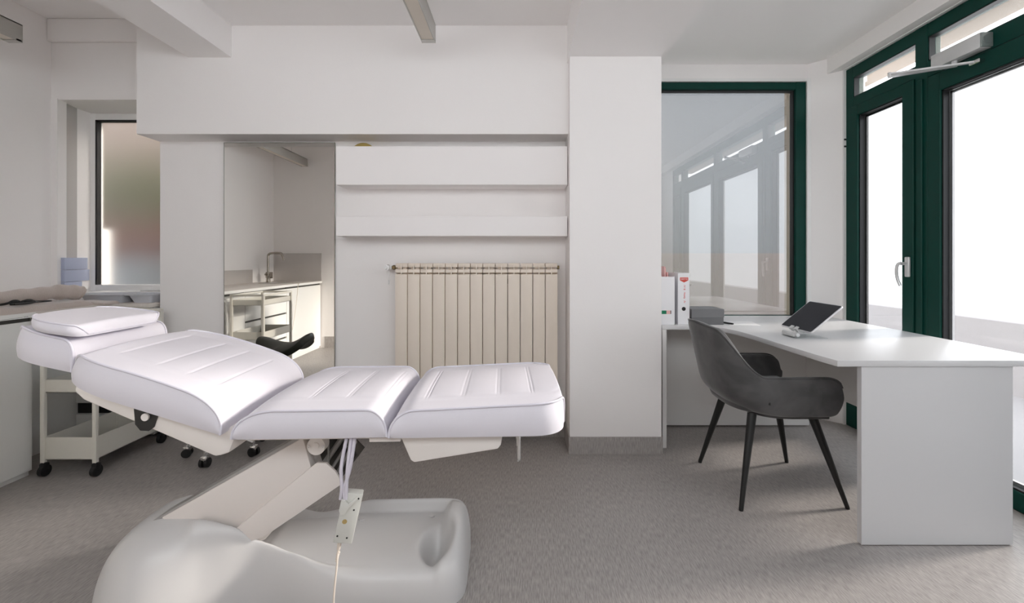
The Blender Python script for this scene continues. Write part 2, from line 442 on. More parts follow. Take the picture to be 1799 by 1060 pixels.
# the door leaf
bm = BM(); leaf(bm, 1.563, 2.597, 0.004, 2.218, 0.078, 0.080, 0.101, 0.090, proud=0.004); d1 = struct('door_1', bm, 'green_frame')
pane('glass_pane', 1.641, 2.517, 0.094, 2.117, d1)
bm = BM(); gasket(bm, 1.641, 2.517, 0.094, 2.117, 0.009); sub('gasket', bm, 'black_rubber', d1)
bm = BM(); spacer(bm, 1.650, 2.508, 0.103, 2.108, 0.014); sub('spacer', bm, 'white_trim', d1)
# white plaster reveal strip round the glazing
bm = BM(); box(bm, 2.305, 2.325, 3.250, 3.262, 0, 2.54); box(bm, 2.305, 2.325, 0, 3.262, 2.53, 2.542); struct('trim_3', bm, 'white_trim')

# ------------------------------------------------------------------ green window facing the camera (window_2)
bm = BM()
box(bm, 0.701, 2.143, 3.427, 3.508, 2.462, 2.513, 0.003, 1)
box(bm, 2.070, 2.145, 3.425, 3.51, 0.70, 2.515, 0.003, 1)
box(bm, 0.70, 0.86, 3.425, 3.51, 0.70, 2.515, 0.003, 1)
box(bm, 0.701, 2.143, 3.427, 3.508, 0.701, 0.755, 0.003, 1)
w2 = struct('window_2', bm, 'green_frame')
b = BM(); vs = [b.verts.new((x, 3.488, z)) for x, z in ((0.85, 0.75), (2.075, 0.75), (2.075, 2.47), (0.85, 2.47))]; b.faces.new(vs)
sub('glass_pane', b, 'window_glass', w2)
bm = BM(); box(bm, 2.060, 2.072, 3.45, 3.486, 0.75, 2.465); box(bm, 0.85, 2.072, 3.45, 3.486, 2.452, 2.464); sub('gasket', bm, 'black_rubber', w2)
bm = BM(); box(bm, 0.852, 2.165, 3.410, 3.425, 2.515, 2.535); prism(bm, [(2.145, 3.41), (2.168, 3.398), (2.168, 3.42), (2.145, 3.428)], 0.7, 2.535); struct('trim_4', bm, 'white_trim')
bm = BM(); box(bm, 0.852, 2.145, 3.30, 3.425, 0.70, 0.755, 0.003, 1); struct('trim_5', bm, 'white_trim')

# ------------------------------------------------------------------ frosted window at the left (window_3)
bm = BM()
box(bm, -3.335, -3.262, 3.49, 3.56, 0.935, 2.303, 0.006, 2)
box(bm, -3.334, -2.20, 3.492, 3.558, 2.248, 2.302, 0.006, 2)
box(bm, -3.334, -2.20, 3.492, 3.558, 0.936, 0.985, 0.006, 2)
box(bm, -2.28, -2.20, 3.49, 3.56, 0.935, 2.303, 0.006, 2)
w3 = struct('window_3', bm, 'white_trim')
bm = BM(); box(bm, -3.264, -2.28, 3.522, 3.528, 0.985, 2.25); sub('glass_pane', bm, 'frosted_glass', w3)
bm = BM(); box(bm, -3.265, -3.250, 3.492, 3.53, 0.985, 2.25); box(bm, -3.265, -2.28, 3.492, 3.53, 2.238, 2.251); sub('gasket', bm, 'black_rubber', w3)
bm = BM(); box(bm, -3.352, -3.334, 3.47, 3.50, 2.20, 2.295, 0.004); sub('hinge', bm, 'white_trim', w3)

# unseen window added behind the camera to light the camera-facing walls
bm = BM(); third = (RW1-RW0)/3; bars = [RW0+third*k for k in range(4)]
for k, x in enumerate(bars):
    lo_, hi_ = (x, x+0.06) if k == 0 else ((x-0.06, x) if k == 3 else (x-0.03, x+0.03))
    box(bm, lo_, hi_, YR-0.09, YR-0.03, RWZ0, RWZ1, 0.004, 1)
box(bm, RW0+.001, RW1-.001, YR-0.088, YR-0.032, RWZ0+.001, RWZ0+0.06, 0.004, 1); box(bm, RW0+.001, RW1-.001, YR-0.088, YR-0.032, RWZ1-0.06, RWZ1-.001, 0.004, 1)
w4 = struct('window_added_rear', bm, 'white_trim')
for k in range(3):
    a0, a1 = bars[k]+0.03, bars[k+1]-0.03
    b = BM(); b.faces.new([b.verts.new((x, YR-0.06, z)) for x, z in ((a0, RWZ0+0.06), (a1, RWZ0+0.06), (a1, RWZ1-0.06), (a0, RWZ1-0.06))])
    sub('glass_pane', b, 'added_rear_glass', w4)

# ------------------------------------------------------------------ treatment bed
def cushion(name, mat, parent, L, zt, yn, yf, M, crown=0.018, seams=(), pleats=(), va=0.16, vb=0.83,
            x_pleat_in=None, nx=150, ny=46, bulge=0.008, zb=None, pipe=0.0045, label=None, box_end=False):
    """upholstered pad in local (s along, y across, z up); zt/yn/yf are functions of s"""
    zb = zb or (lambda s: 0.0)
    xs = []
    for i in range(nx+1):
        t = i/nx
        c = 0.5-0.5*math.cos(PI*t)
        xs.append(L*(0.45*c+0.55*t))
    bm = BM(); rings = []
    for s in xs:
        a, b = yn(s), yf(s); z1 = zt(s); z0 = zb(s); hh = max(z1-z0, 1e-4)
        endw = min(1.0, hh/0.05)
        ring = []
        ks = 6
        for k in range(ks+1):
            f = k/ks
            ring.append(Vector((s, a - bulge*endw*math.sin(PI*min(1, f*1.0))*0.9 + 0.006*(1-f)**3, z0+hh*f)))
        for j in range(1, ny):
            v = j/ny
            y = a+(b-a)*v
            cr = crown*endw*(1-abs(2*v-1)**2.6)
            d = 0.0
            inn = va < v < vb
            for vs in (va, vb):
                if seams: d -= 0.0030*math.exp(-((v-vs)*(b-a)/0.005)**2)
            if inn:
                ew = min(1, (v-va)/0.05, (vb-v)/0.05)
                for xp, dbl in pleats:
                    q = (s-xp)
                    d += ew*(-0.0030 if not dbl else 0.0)*math.exp(-(q/0.0035)**2)
                    if dbl: d += -ew*0.0019*(math.exp(-((abs(q)-0.0050)/0.0022)**2))
                    d -= ew*0.0025*math.exp(-(q/0.03)**2)
            ring.append(Vector((s, y, z1+cr+d*endw)))
        for k in range(ks+1):
            f = 1-k/ks
            ring.append(Vector((s, b + bulge*endw*math.sin(PI*f)*0.9 - 0.006*(1-f)**3, z0+hh*f)))
        rings.append([bm.verts.new(M @ p) for p in ring])
    n = len(rings[0])
    for A, B in zip(rings, rings[1:]):
        for k in range(n): bm.faces.new((A[k], A[(k+1) % n], B[(k+1) % n], B[k]))
    bm.faces.new(rings[0]); bm.faces.new(rings[-1][::-1])
    o = obj(name, bm, mat, parent, smooth=50, label=label) if parent is not None else obj(name, bm, mat, None, 50)
    # piping along the top edge on both sides, closing round a boxed end
    bm = BM()
    def edge(fy, sgn):
        return [M @ Vector((s, fy(s)+sgn*0.001, max(zt(s), 0.004)+0.001)) for s in xs[::2]]
    e1, e2 = edge(yn, -1), edge(yf, 1)
    if box_end == 'right': pts = e1 + e2[::-1]; tube(bm, pts, pipe, 7)
    elif box_end == 'left': pts = e1[::-1] + e2; tube(bm, pts, pipe, 7)
    elif box_end == 'both': pts = e1 + e2[::-1]; tube(bm, pts, pipe, 7, closed=True)
    else:
        tube(bm, e1, pipe, 7); sub('piping', bm, 'piping_vinyl', o, 60); bm = BM(); tube(bm, e2, pipe, 7)
    sub('piping', bm, 'piping_vinyl', o, 60)
    return o

def roll(s, L, h, rl, rr, pl=2.2, pr=2.2):
    """thickness profile with rolled ends of radius rl / rr"""
    z = h
    if s < rl:
        t = 1-s/rl; z = h*max(0.0, 1-t**pl)**(1/pl)
    if s > L-rr:
        t = 1-(L-s)/rr; z = min(z, h*max(0.0, 1-min(t, 1)**pr)**(1/pr))
    return z
def corner(s, s0, R, Ry, n=2.4):
    """plan rounding: inset at distance s from an end (s0 = end), radius R along, Ry across"""
    d = abs(s-s0)
    if d >= R: return 0.0
    t = 1-d/R
    return Ry*(1-max(0.0, 1-t**n)**(1/n))

bed = thing('treatment_bed', 'white electric treatment bed with lilac white padded sections and moulded pedestal base', 'treatment bed', (-0.2, 1.75, 0))
bed.rotation_euler = (0, 0, math.radians(2.2))
YN, YF = 1.455, 2.035
def T(x, z, deg=0): return Matrix.Translation((x, 0, z)) @ Matrix.Rotation(math.radians(deg), 4, 'Y')
# leg section
Lf = 0.572
legc = cushion('leg_cushion', 'upholstery', bed, Lf,
    lambda s: roll(s, Lf, 0.086+0.022*(s/Lf), 0.085, 0.012),
    lambda s: YN+corner(s, Lf, 0.12, 0.12), lambda s: YF-corner(s, Lf, 0.12, 0.12), T(-0.431, 0.609),
    crown=0.016, seams=(1,), pleats=[(0.103, 1), (0.226, 1), (0.346, 1), (0.463, 1)], box_end='right', nx=190)
# seat section
Ls = 0.482
cushion('seat_cushion', 'upholstery', bed, Ls,
    lambda s: roll(s, Ls, 0.090, 0.14, 0.07), lambda s: YN, lambda s: YF, T(-0.919, 0.612),
    crown=0.018, seams=(1,), pleats=[(0.204, 1), (0.328, 1), (0.444, 1)], nx=170)
# inclined back section
Lb = 0.545
cushion('back_cushion', 'upholstery', bed, Lb,
    lambda s: roll(s, Lb, 0.092+0.014*math.sin(PI*min(1, s/Lb)), 0.05, 0.15, 2.2, 2.3),
    lambda s: YN+corner(s, 0, 0.20, 0.10, 2.2), lambda s: YF-corner(s, 0, 0.20, 0.10, 2.2), T(-1.473, 0.798, 18.4),
    crown=0.013, seams=(1,), pleats=[(0.10, 0), (0.235, 0), (0.335, 0), (0.435, 0)], nx=190, box_end='left')
# head section
Lh = 0.252
cushion('head_cushion', 'upholstery', bed, Lh,
    lambda s: roll(s, Lh, 0.105, 0.04, 0.05),
    lambda s: 1.552+corner(s, 0, 0.17, 0.10, 2.2), lambda s: 1.965-corner(s, 0, 0.20, 0.15, 2.0), T(-1.737, 0.860, 13),
    crown=0.004, box_end='left', nx=60, ny=30)
# plastic shells under the padding
bm = BM()
def shell_poly(bm, poly, y0, y1, bev=0.012): prism(bm, poly, y0, y1, 'y', bev)
shell_poly(bm, [(-1.43, 0.792), (-1.44, 0.757), (-1.410, 0.729), (-0.997, 0.540), (-0.952, 0.553), (-0.925, 0.628), (-0.96, 0.638)], 1.50, 1.99)
shell = obj('back_shell', bm, 'cream_plastic', bed)
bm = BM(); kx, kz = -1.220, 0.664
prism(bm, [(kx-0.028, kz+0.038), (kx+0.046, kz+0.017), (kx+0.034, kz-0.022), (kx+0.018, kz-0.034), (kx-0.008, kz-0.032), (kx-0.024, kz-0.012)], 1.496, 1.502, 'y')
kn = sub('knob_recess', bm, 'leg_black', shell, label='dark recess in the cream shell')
bm = BM(); cyl(bm, (kx+0.010, 1.502, kz+0.012), (kx+0.010, 1.490, kz+0.012), 0.012); sub('knob', bm, 'cream_plastic', shell)
bm = BM()
shell_poly(bm, [(-0.425, 0.612), (-0.405, 0.598), (-0.372, 0.520), (-0.360, 0.512), (-0.085, 0.552), (-0.075, 0.566), (-0.068, 0.612)], 1.50, 1.95, 0.006)
obj('leg_shell', bm, 'cream_plastic', bed)
bm = BM(); shell_poly(bm, [(0.035, 0.615), (0.043, 0.594), (0.06, 0.592), (0.115, 0.606), (0.135, 0.616), (0.135, 0.63), (0.035, 0.63)], 1.56, 1.93, 0.005)
obj('foot_cap', bm, 'cream_plastic', bed)
bm = BM(); pl = []
xh = -0.015
for y, z in ((1.52, 0.62), (1.52, 0.53), (1.525, 0.505), (1.545, 0.497), (1.60, 0.497), (1.625, 0.505), (1.63, 0.53), (1.63, 0.62)): pl.append((xh, y, z))
tube(bm, smooth_path(pl, 5), 0.006, 10); obj('foot_handle', bm, 'chrome', bed, label='chrome loop handle')
bm = BM(); box(bm, -0.90, -0.42, 1.52, 1.97, 0.585, 0.612, 0.004); box(bm, -0.50, -0.40, 1.48, 1.99, 0.590, 0.604, 0.002)
obj('seat_frame', bm, 'arm_steel', bed)

# pedestal base as a sculpted height field
def sstep(a, b, x):
    t = min(1, max(0, (x-a)/(b-a))); return t*t*(3-2*t)
YC = 1.755
def base_half(X):
    # half width along the base, before end rounding
    left = 0.36; waist = 0.172; right = 0.228
    w = left + (waist-left)*sstep(-1.28, -0.90, X)
    w = w + (right-waist)*sstep(-0.88, -0.62, X)
    return w
XA, XBb = -1.475, -0.200
def lerp_tab(tab, x):
    if x <= tab[0][0]: return tab[0][1]
    for (x0, y0), (x1, y1) in zip(tab, tab[1:]):
        if x <= x1:
            f = (x-x0)/(x1-x0); f = f*f*(3-2*f)*0.5+f*0.5; return y0+(y1-y0)*f
    return tab[-1][1]
def base_z(X, t, Y):
    a = abs(t)
    dome = 0.288*(1-sstep(-1.12, -0.89, X))
    if t > 0: dome *= 1-0.24*sstep(0.0, 0.45, t)
    zd = dome*max(0.0, 1-a**3.8)**(1/1.8)
    e2 = max(0.0, 1-a**6)**(1/2.6)
    plate = 0.128*sstep(-1.10, -0.92, X)
    far = 0.062*sstep(0.68, 0.82, t)*sstep(-0.88, -0.60, X)
    near = 0.004*sstep(0.70, 0.86, -t)
    right = 0.052*sstep(-0.318, -0.280, X)*(1-0.6*sstep(0.2, 0.75, -t))
    sc = math.exp(-(((X+0.312)/0.052)**2 + ((Y-1.695)/0.088)**2)**2)
    zr = (plate + max(far, right, near)*min(1, plate/0.1))*e2 - 0.085*sc
    hr = lerp_tab([(-1.18, 0.305), (-1.0, 0.270), (-0.92, 0.222), (-0.80, 0.176), (-0.66, 0.136), (-0.52, 0.10), (-0.45, 0.0)], X)
    tr = lerp_tab([(-1.20, 0.45), (-1.08, 0.62), (-0.98, 0.80), (-0.90, 0.86), (-0.66, 0.82)], X)
    wd = 0.19 if a < tr else 0.40
    if t > 0: hr *= 0.80
    zs = hr*math.exp(-((a-tr)/wd)**2)*max(0, 1-a**10)**0.45*sstep(-1.30, -1.10, X)
    k = 75.0; vals = [zd, zr, zs]; m = max(vals)
    return m + (math.log(sum(math.exp(k*(v-m)) for v in vals)))/k*min(1, m/0.05)
NXb, NYb = 150, 84
bm = BM(); rows = []
for i in range(NXb+1):
    u = -1+2*i/NXb
    su = math.sin(u*PI/2)*0.55+u*0.45
    X = (XA+XBb)/2 + su*(XBb-XA)/2
    eL = max(0.0, 1-(max(0, (-0.98-X))/0.495)**2.3)**(1/2.0) if X < -0.98 else 1.0
    eR = max(0.0, 1-(max(0, (X+0.36))/0.16)**2.6)**(1/2.6) if X > -0.36 else 1.0
    wL = max(0.0, 1-(max(0, (-0.98-X))/0.495)**2.6)**(1/2.6) if X < -0.98 else 1.0
    zL = max(0.0, 1-(max(0, (-1.22-X))/0.255)**2.0)**(1/2.1) if X < -1.22 else 1.0
    zR = max(0.0, 1-(max(0, (X+0.285))/0.085)**4)**(1/2.5) if X > -0.285 else 1.0
    w = max(base_half(X)*wL*(0.45+0.55*eR if X > -0.36 else 1.0), 0.0005)
    row = []
    for j in range(NYb+1):
        v = -1+2*j/NYb
        t = math.sin(v*PI/2)*0.7+v*0.3
        Y = YC+t*w
        z = max(base_z(X, t, Y), 0.0)*zL*zR
        if abs(t) >= 0.9999 or i in (0, NXb): z = 0.0
        row.append(bm.verts.new((X, Y, z)))
    rows.append(row)
for A, B in zip(rows, rows[1:]):
    for j in range(NYb): bm.faces.new((A[j], A[j+1], B[j+1], B[j]))
base = obj('pedestal_base', bm, 'base_plastic', bed, smooth=0)
for p in base.data.polygons: p.use_smooth = True
for px, py in ((-0.64, 1.86), (-0.36, 1.87)):
    bm = BM(); cyl(bm, (px, py, 0.11), (px, py, 0.133), 0.012); sub('base_plug', bm, 'base_plastic', base)
# lifting arm
AY0, AY1 = 1.615, 1.655
bm = BM(); prism(bm, [(-1.250, 0.285), (-0.768, 0.556), (-0.726, 0.395), (-0.90, 0.20), (-1.10, 0.16)], AY0, AY1, 'y', 0.004)
arm = obj('lifting_arm', bm, 'arm_steel', bed)
bm = BM(); prism(bm, [(-0.738, 0.455), (-0.715, 0.472), (-0.684, 0.470), (-0.652, 0.440), (-0.628, 0.398), (-0.90, 0.215), (-0.98, 0.195), (-0.99, 0.250)], AY0-0.012, AY0, 'y', 0.002)
sub('arm_flange', bm, 'arm_steel', arm)
bm = BM(); prism(bm, [(-1.285, 0.258), (-1.285, 0.272), (-0.785, 0.560), (-0.77, 0.550)], AY0+0.004, AY1+0.030, 'y', 0.002); sub('arm_rail', bm, 'grey_steel', arm)
bm = BM(); cyl(bm, (-0.717, 1.600, 0.531), (-0.717, 1.64, 0.531), 0.031, n=32); cyl(bm, (-0.717, 1.594, 0.533), (-0.717, 1.602, 0.533), 0.012, n=20)
disc = obj('pivot_disc', bm, 'cream_plastic', bed)
for dx in (-0.024, 0.024):
    bm = BM(); cyl(bm, (-0.717+dx, 1.597, 0.531), (-0.717+dx, 1.601, 0.531), 0.004, n=12); sub('screw', bm, 'chrome', disc)
bm = BM(); prism(bm, [(-0.80, 0.61), (-0.655, 0.61), (-0.630, 0.515), (-0.588, 0.472), (-0.675, 0.358), (-0.74, 0.42)], 1.72, 1.73, 'y')
prism(bm, [(-0.80, 0.61), (-0.655, 0.61), (-0.630, 0.515), (-0.588, 0.472), (-0.675, 0.358), (-0.68, 0.362), (-0.594, 0.473), (-0.635, 0.512), (-0.66, 0.602), (-0.80, 0.602)], 1.66, 1.73, 'y')
brk = obj('lift_bracket', bm, 'dark_steel', bed)
bm = BM()
for o_, r_ in ((0.0, 0.010), (0.030, 0.006), (0.052, 0.008)): tube(bm, [(-0.725+o_, 1.69, 0.430-o_*0.6), (-0.645+o_*0.6, 1.70, 0.545-o_*0.7)], r_, 10)
cyl(bm, (-0.705, 1.68, 0.42), (-0.705, 1.68, 0.585), 0.004, n=8)
obj('actuator_rod', bm, 'grey_steel', bed)
bm = BM(); prism(bm, [(-0.86, 0.606), (-0.84, 0.606), (-0.80, 0.555), (-0.815, 0.55)], 1.70, 1.712, 'y'); prism(bm, [(-0.81, 0.606), (-0.79, 0.606), (-0.77, 0.555), (-0.785, 0.55)], 1.70, 1.712, 'y')
obj('link_plate', bm, 'grey_steel', bed)

# loose pillow on the head section
pil = None
Lp = 0.222
def pyn(s): return 1.520+corner(s, 0, 0.14, 0.14, 2.0)+corner(s, Lp, 0.045, 0.045, 2.2)
def pyf(s): return 1.895-corner(s, 0, 0.13, 0.12, 2.0)-corner(s, Lp, 0.045, 0.045, 2.2)
Mp = Matrix.Translation((-0.2, 1.75, 0)) @ Matrix.Rotation(math.radians(2.2), 4, 'Z') @ Matrix.Translation((0.2, -1.75, 0)) @ T(-1.668, 0.962, 9.0)
pil = cushion('pillow', 'upholstery', None, Lp, lambda s: roll(s, Lp, 0.035, 0.02, 0.02), pyn, pyf, Mp, crown=0.007, nx=60, ny=36,
              bulge=0.006, zb=lambda s: -0.002, box_end='both', pipe=0.003)
tag(pil, 'thin lilac white vinyl pillow lying on the head section of the bed', 'pillow')

# hand control hanging under the bed
hc = thing('hand_control', 'grey white hand control box hanging by lilac straps under the bed', 'remote control', (-0.553, 1.47, 0.351))
Mh = Matrix.Translation((-0.556, 1.470, 0.352)) @ Matrix.Rotation(math.radians(13), 4, 'Y') @ Matrix.Rotation(math.radians(14), 4, 'Z')
bm = BM(); box(bm, -0.029, 0.029, -0.016, 0.016, -0.082, 0.082, 0.003, 2, Mh); hb = obj('control_body', bm, 'handset_plastic', hc)
for a, b in ((0.018, 0.068), (0.012, 0.030), (0.010, -0.062), (-0.020, -0.058)):
    bm = BM(); p0 = Mh @ Vector((a, -0.0175, b)); p1 = Mh @ Vector((a, -0.014, b)); cyl(bm, p0, p1, 0.0028, n=12); sub('screw', bm, 'leg_black', hb, label='dark screw head')
bm = BM(); cyl(bm, Mh @ Vector((-0.008, -0.0172, -0.010)), Mh @ Vector((-0.008, -0.014, -0.010)), 0.0075, n=20); sub('sticker', bm, 'gold_sticker', hb, label='round gold sticker')
bm = BM(); prism(bm, [(-0.033, 0.062), (-0.022, 0.062), (-0.008, 0.052), (0.012, 0.074), (0.016, 0.070), (-0.006, 0.040), (-0.012, 0.018), (-0.026, 0.016), (-0.033, 0.03)], -0.026, -0.015, 'y', 0.001)
bmesh.ops.transform(bm, matrix=Mh, verts=bm.verts); sub('hanging_hook', bm, 'handset_plastic', hb)
for k, (a, b) in enumerate(((-0.562, -0.575), (-0.548, -0.560), (-0.536, -0.566))):
    pts = smooth_path([(a, 1.475, 0.612), ((a+b)/2+0.006*(k-1), 1.458, 0.52), (b+0.004, 1.452, 0.45), (b+0.003*k, 1.452, 0.415)], 5)
    bm = BM(); tube(bm, pts, 0.0058, 8); obj('strap', bm, 'cable_lilac', hc, label='lilac hanging strap')
bm = BM(); e = Mh @ Vector((-0.008, 0, -0.082))
tube(bm, smooth_path([e, e+Vector((-0.006, 0, -0.03)), (-0.588, 1.455, 0.20), (-0.592, 1.44, 0.10), (-0.585, 1.43, 0.012), (-0.56, 1.40, 0.005), (-0.46, 1.33, 0.005)], 6), 0.0032, 8)
cyl(bm, e+Vector((0, 0, 0.004)), e+Vector((-0.006, 0, -0.030)), 0.008, 0.005, 14)
for k in range(5):
    q = e+Vector((-0.006-0.0015*k, 0, -0.036-0.007*k)); cyl(bm, q, q+Vector((0, 0, -0.004)), 0.0052-0.0003*k, n=12)
obj('cable', bm, 'cable_cream', hc, label='cream cable')

# ------------------------------------------------------------------ mirror, shelves, radiator, ceiling lights
mr = thing('wall_mirror', 'tall frameless mirror leaning on the wall between window recess and shelves', 'mirror', (-1.59, 3.0, 0.0))
pR = Vector((-1.2325, 3.016, 0)); pL = Vector((-1.968, 3.016, 0))
d = (pR-pL).normalized(); nrm = Vector((d.y, -d.x, 0))
bm = BM()
def mbox(bm, a0, a1, t0, t1, z0, z1):
    t = bmesh.new(); vs = []
    for z in (z0, z1):
        for a, q in ((a0, t0), (a1, t0), (a1, t1), (a0, t1)):
            p = pL + d*a + nrm*q; vs.append(t.verts.new((p.x, p.y, z)))
    for f in ((0, 1, 2, 3), (4, 5, 6, 7), (0, 1, 5, 4), (1, 2, 6, 5), (2, 3, 7, 6), (3, 0, 4, 7)): t.faces.new([vs[i] for i in f])
    bmesh.ops.recalc_face_normals(t, faces=t.faces); merge(bm, t)
ML = (pR-pL).length
mbox(bm, 0.004, ML-0.004, -0.008, 0.0, 0.064, 1.951); obj('glass', bm, 'mirror_silver', mr, 0)
bm = BM()
mbox(bm, 0, 0.004, -0.010, 0.001, 0.06, 1.955); mbox(bm, ML-0.004, ML, -0.010, 0.001, 0.06, 1.955)
mbox(bm, 0, ML, -0.010, 0.001, 1.951, 1.955); mbox(bm, 0, ML, -0.010, 0.001, 0.0, 0.064)
obj('edge_strip', bm, 'mirror_edge', mr)

bm = BM()
box(bm, -1.158, 0.292, 2.85, 2.872, 1.647, 1.889, 0.002, 1); box(bm, -1.15, 0.285, 2.87, YB-0.001, 1.745, 1.765); box(bm, -1.157, 0.291, 2.87, YB-0.001, 1.6475, 1.665)
box(bm, -1.1575, -1.14, 2.871, YB-0.001, 1.647, 1.80); box(bm, 0.274, 0.2915, 2.871, YB-0.001, 1.647, 1.80)
tag(obj('wall_shelf', bm, 'shelf_paint'), 'deep white box shelf directly below the bulkhead, above the thinner shelf', 'shelf', 'white wall shelves over the radiator')
bm = BM(); box(bm, -1.158, 0.292, 2.85, YB-0.001, 1.326, 1.451, 0.002, 1)
tag(obj('wall_shelf', bm, 'shelf_paint'), 'thinner lower white shelf just above the cream radiator', 'shelf', 'white wall shelves over the radiator')
bm = BM(); sphere(bm, (-1.02, 2.955, 1.850), 0.086, 1, 0.7, 1); tag(obj('yellow_ball', bm, 'yellow_plastic'), 'yellow round object peeking over the front of the deep box shelf', 'ball')

rad = thing('radiator', 'cream aluminium sectional radiator under the white shelves', 'radiator', (-0.285, 2.96, 0))
RX0, RW, RN = -0.804, 0.0800, 13
def rad_section(x0):
    bm = BM(); g = 0.0022
    a, b = x0+g, x0+RW-g; yf_, yb_ = 2.905, 2.995
    prism(bm, [(yf_, 0.14), (yf_, 1.080), (yf_+0.006, 1.086), (yf_+0.03, 1.086), (yf_+0.03, 0.14)], a, b, 'x', 0.0015)
    # two curved vent lips and the top cap
    prism(bm, [(yf_+0.004, 1.096), (yf_+0.008, 1.115), (yf_+0.020, 1.120), (yf_+0.034, 1.120), (yf_+0.034, 1.086)], a, b, 'x', 0.0015)
    prism(bm, [(yf_+0.014, 1.128), (yf_+0.010, 1.146), (yf_+0.016, 1.155), (yb_, 1.155), (yb_, 1.140), (yf_+0.03, 1.128)], a, b, 'x', 0.0015)
    xc = (a+b)/2
    box(bm, xc-0.003, xc+0.003, yf_+0.003, yf_+0.07, 1.082, 1.148)
    box(bm, a+0.012, b-0.012, yf_+0.03, yb_, 0.15, 1.13)
    box(bm, xc-0.003, xc+0.003, yf_+0.01, yb_, 0.15, 1.14)
    return obj('radiator_section', bm, 'radiator_cream', rad, 30)
for k in range(RN): rad_section(RX0+k*RW)
bm = BM(); cyl(bm, (RX0-0.034, 2.95, 1.128), (RX0+0.004, 2.95, 1.128), 0.011, n=8); cyl(bm, (RX0-0.024, 2.95, 1.128), (RX0-0.010, 2.95, 1.128), 0.015, n=6); fit = obj('pipe_fitting', bm, 'brass', rad, label='dark brass pipe fitting')
bm = BM(); cyl(bm, (RX0-0.055, 2.95, 1.128), (RX0-0.055, 2.915, 1.128), 0.020, 0.017, 24); cyl(bm, (RX0-0.062, 2.915, 1.127), (RX0-0.062, 2.905, 1.127), 0.013, 0.011, 20); cyl(bm, (RX0-0.055, 2.955, 1.128), (RX0-0.055, YB, 1.128), 0.010); box(bm, RX0-0.06, RX0-0.03, 2.935, 2.965, 1.116, 1.140, 0.004); kn = obj('thermostat_knob', bm, 'white_trim', rad, label='white thermostat knob')
bm = BM(); tube(bm, smooth_path([(RX0-0.045, 2.93, 1.112), (RX0-0.040, 2.925, 1.08), (RX0-0.043, 2.925, 1.045)], 5), 0.0012, 6); box(bm, RX0-0.046, RX0-0.040, 2.922, 2.928, 1.018, 1.048, 0.001, 1); sub('pull_cord', bm, 'silver_plastic', kn)
bm = BM(); cyl(bm, (RX0+RN*RW-0.002, 2.95, 1.128), (RX0+RN*RW+0.013, 2.95, 1.128), 0.012, n=6); obj('end_plug', bm, 'brass', rad, label='brass end plug')
bm = BM(); tube(bm, [(RX0+0.01, 2.955, 0.20), (RX0-0.03, 2.955, 0.20), (RX0-0.035, 2.965, 0.20), (RX0-0.035, YB, 0.20)], 0.011, 10); obj('return_pipe', bm, 'grey_steel', rad)
for xx in (RX0+0.3, RX0+0.7):
    bm = BM(); box(bm, xx, xx+0.03, 2.985, YB, 1.02, 1.05); obj('wall_bracket', bm, 'grey_steel', rad)

def ceiling_light(x, z0, ztop, label):
    t = thing('ceiling_light', label, 'light fixture', (x, 1.2, ztop), 'suspended linear lights')
    bm = BM(); y0, y1 = -0.2, 2.6
    box(bm, x-0.039, x-0.033, y0, y1, z0, z0+0.10); box(bm, x+0.033, x+0.039, y0, y1, z0, z0+0.10); box(bm, x-0.039, x+0.039, y0, y1, z0+0.094, z0+0.10)
    box(bm, x-0.039, x+0.039, y0-0.004, y0, z0-0.002, z0+0.10); box(bm, x-0.039, x+0.039, y1, y1+0.004, z0-0.002, z0+0.10); box(bm, x-0.039, x+0.039, y1-0.03, y1, z0-0.002, z0+0.01)
    obj('housing', bm, 'aluminium', t, 30)
    bm = BM(); box(bm, x-0.033, x+0.033, y0, y1-0.03, z0+0.004, z0+0.012); obj('diffuser', bm, 'diffuser', t)
    for yy in (0.3, 2.1):
        bm = BM(); cyl(bm, (x, yy, z0+0.10), (x, yy, ztop), 0.0015, n=6); cyl(bm, (x, yy, ztop-0.012), (x, yy, ztop), 0.02, n=16); obj('suspension_wire', bm, 'chrome', t)
    return t
ceiling_light(-0.526, 2.42, CEIL, 'grey linear light hanging in front of the bulkhead over the bed')
ceiling_light(-2.887, 2.42, CEILL, 'grey linear light beside the left wall, only its end in view')

# ------------------------------------------------------------------ desk
dk = thing('corner_desk', 'white L shaped corner desk standing at the green framed windows', 'desk', (1.6, 2.6, 0))
DT = 0.765
poly = [(0.885, 2.85)] + [tuple(p[:2]) for p in smooth_path([(1.04, 2.85, 0), (1.15, 2.825, 0), (1.215, 2.76, 0), (1.252, 2.66, 0), (1.270, 2.50, 0), (1.276, 2.25, 0)], 5)] + [(1.285, 2.0), (1.297, 1.866), (2.205, 1.866), (2.232, 3.288), (0.885, 3.288)]
bm = BM(); prism(bm, poly, DT-0.025, DT, 'z', 0.0015); obj('desk_top', bm, 'desk_white', dk, 25)
bm = BM(); box(bm, 0.886, 0.911, 2.845, 3.27, 0, DT-0.025, 0.0012, 1); obj('side_panel', bm, 'desk_edge', dk)
bm = BM(); box(bm, 1.402, 2.026, 1.874, 1.900, 0.004, DT-0.025, 0.0012, 1); obj('side_panel', bm, 'desk_white', dk)
bm = BM(); box(bm, 0.911, 2.03, 3.205, 3.225, 0.012, DT-0.025, 0.001, 1); obj('modesty_panel', bm, 'desk_edge', dk)
bm = BM(); box(bm, 2.006, 2.026, 1.90, 3.205, 0.30, DT-0.025, 0.001, 1); obj('modesty_panel', bm, 'desk_edge', dk)

def binder_text(bm, s):
    pass
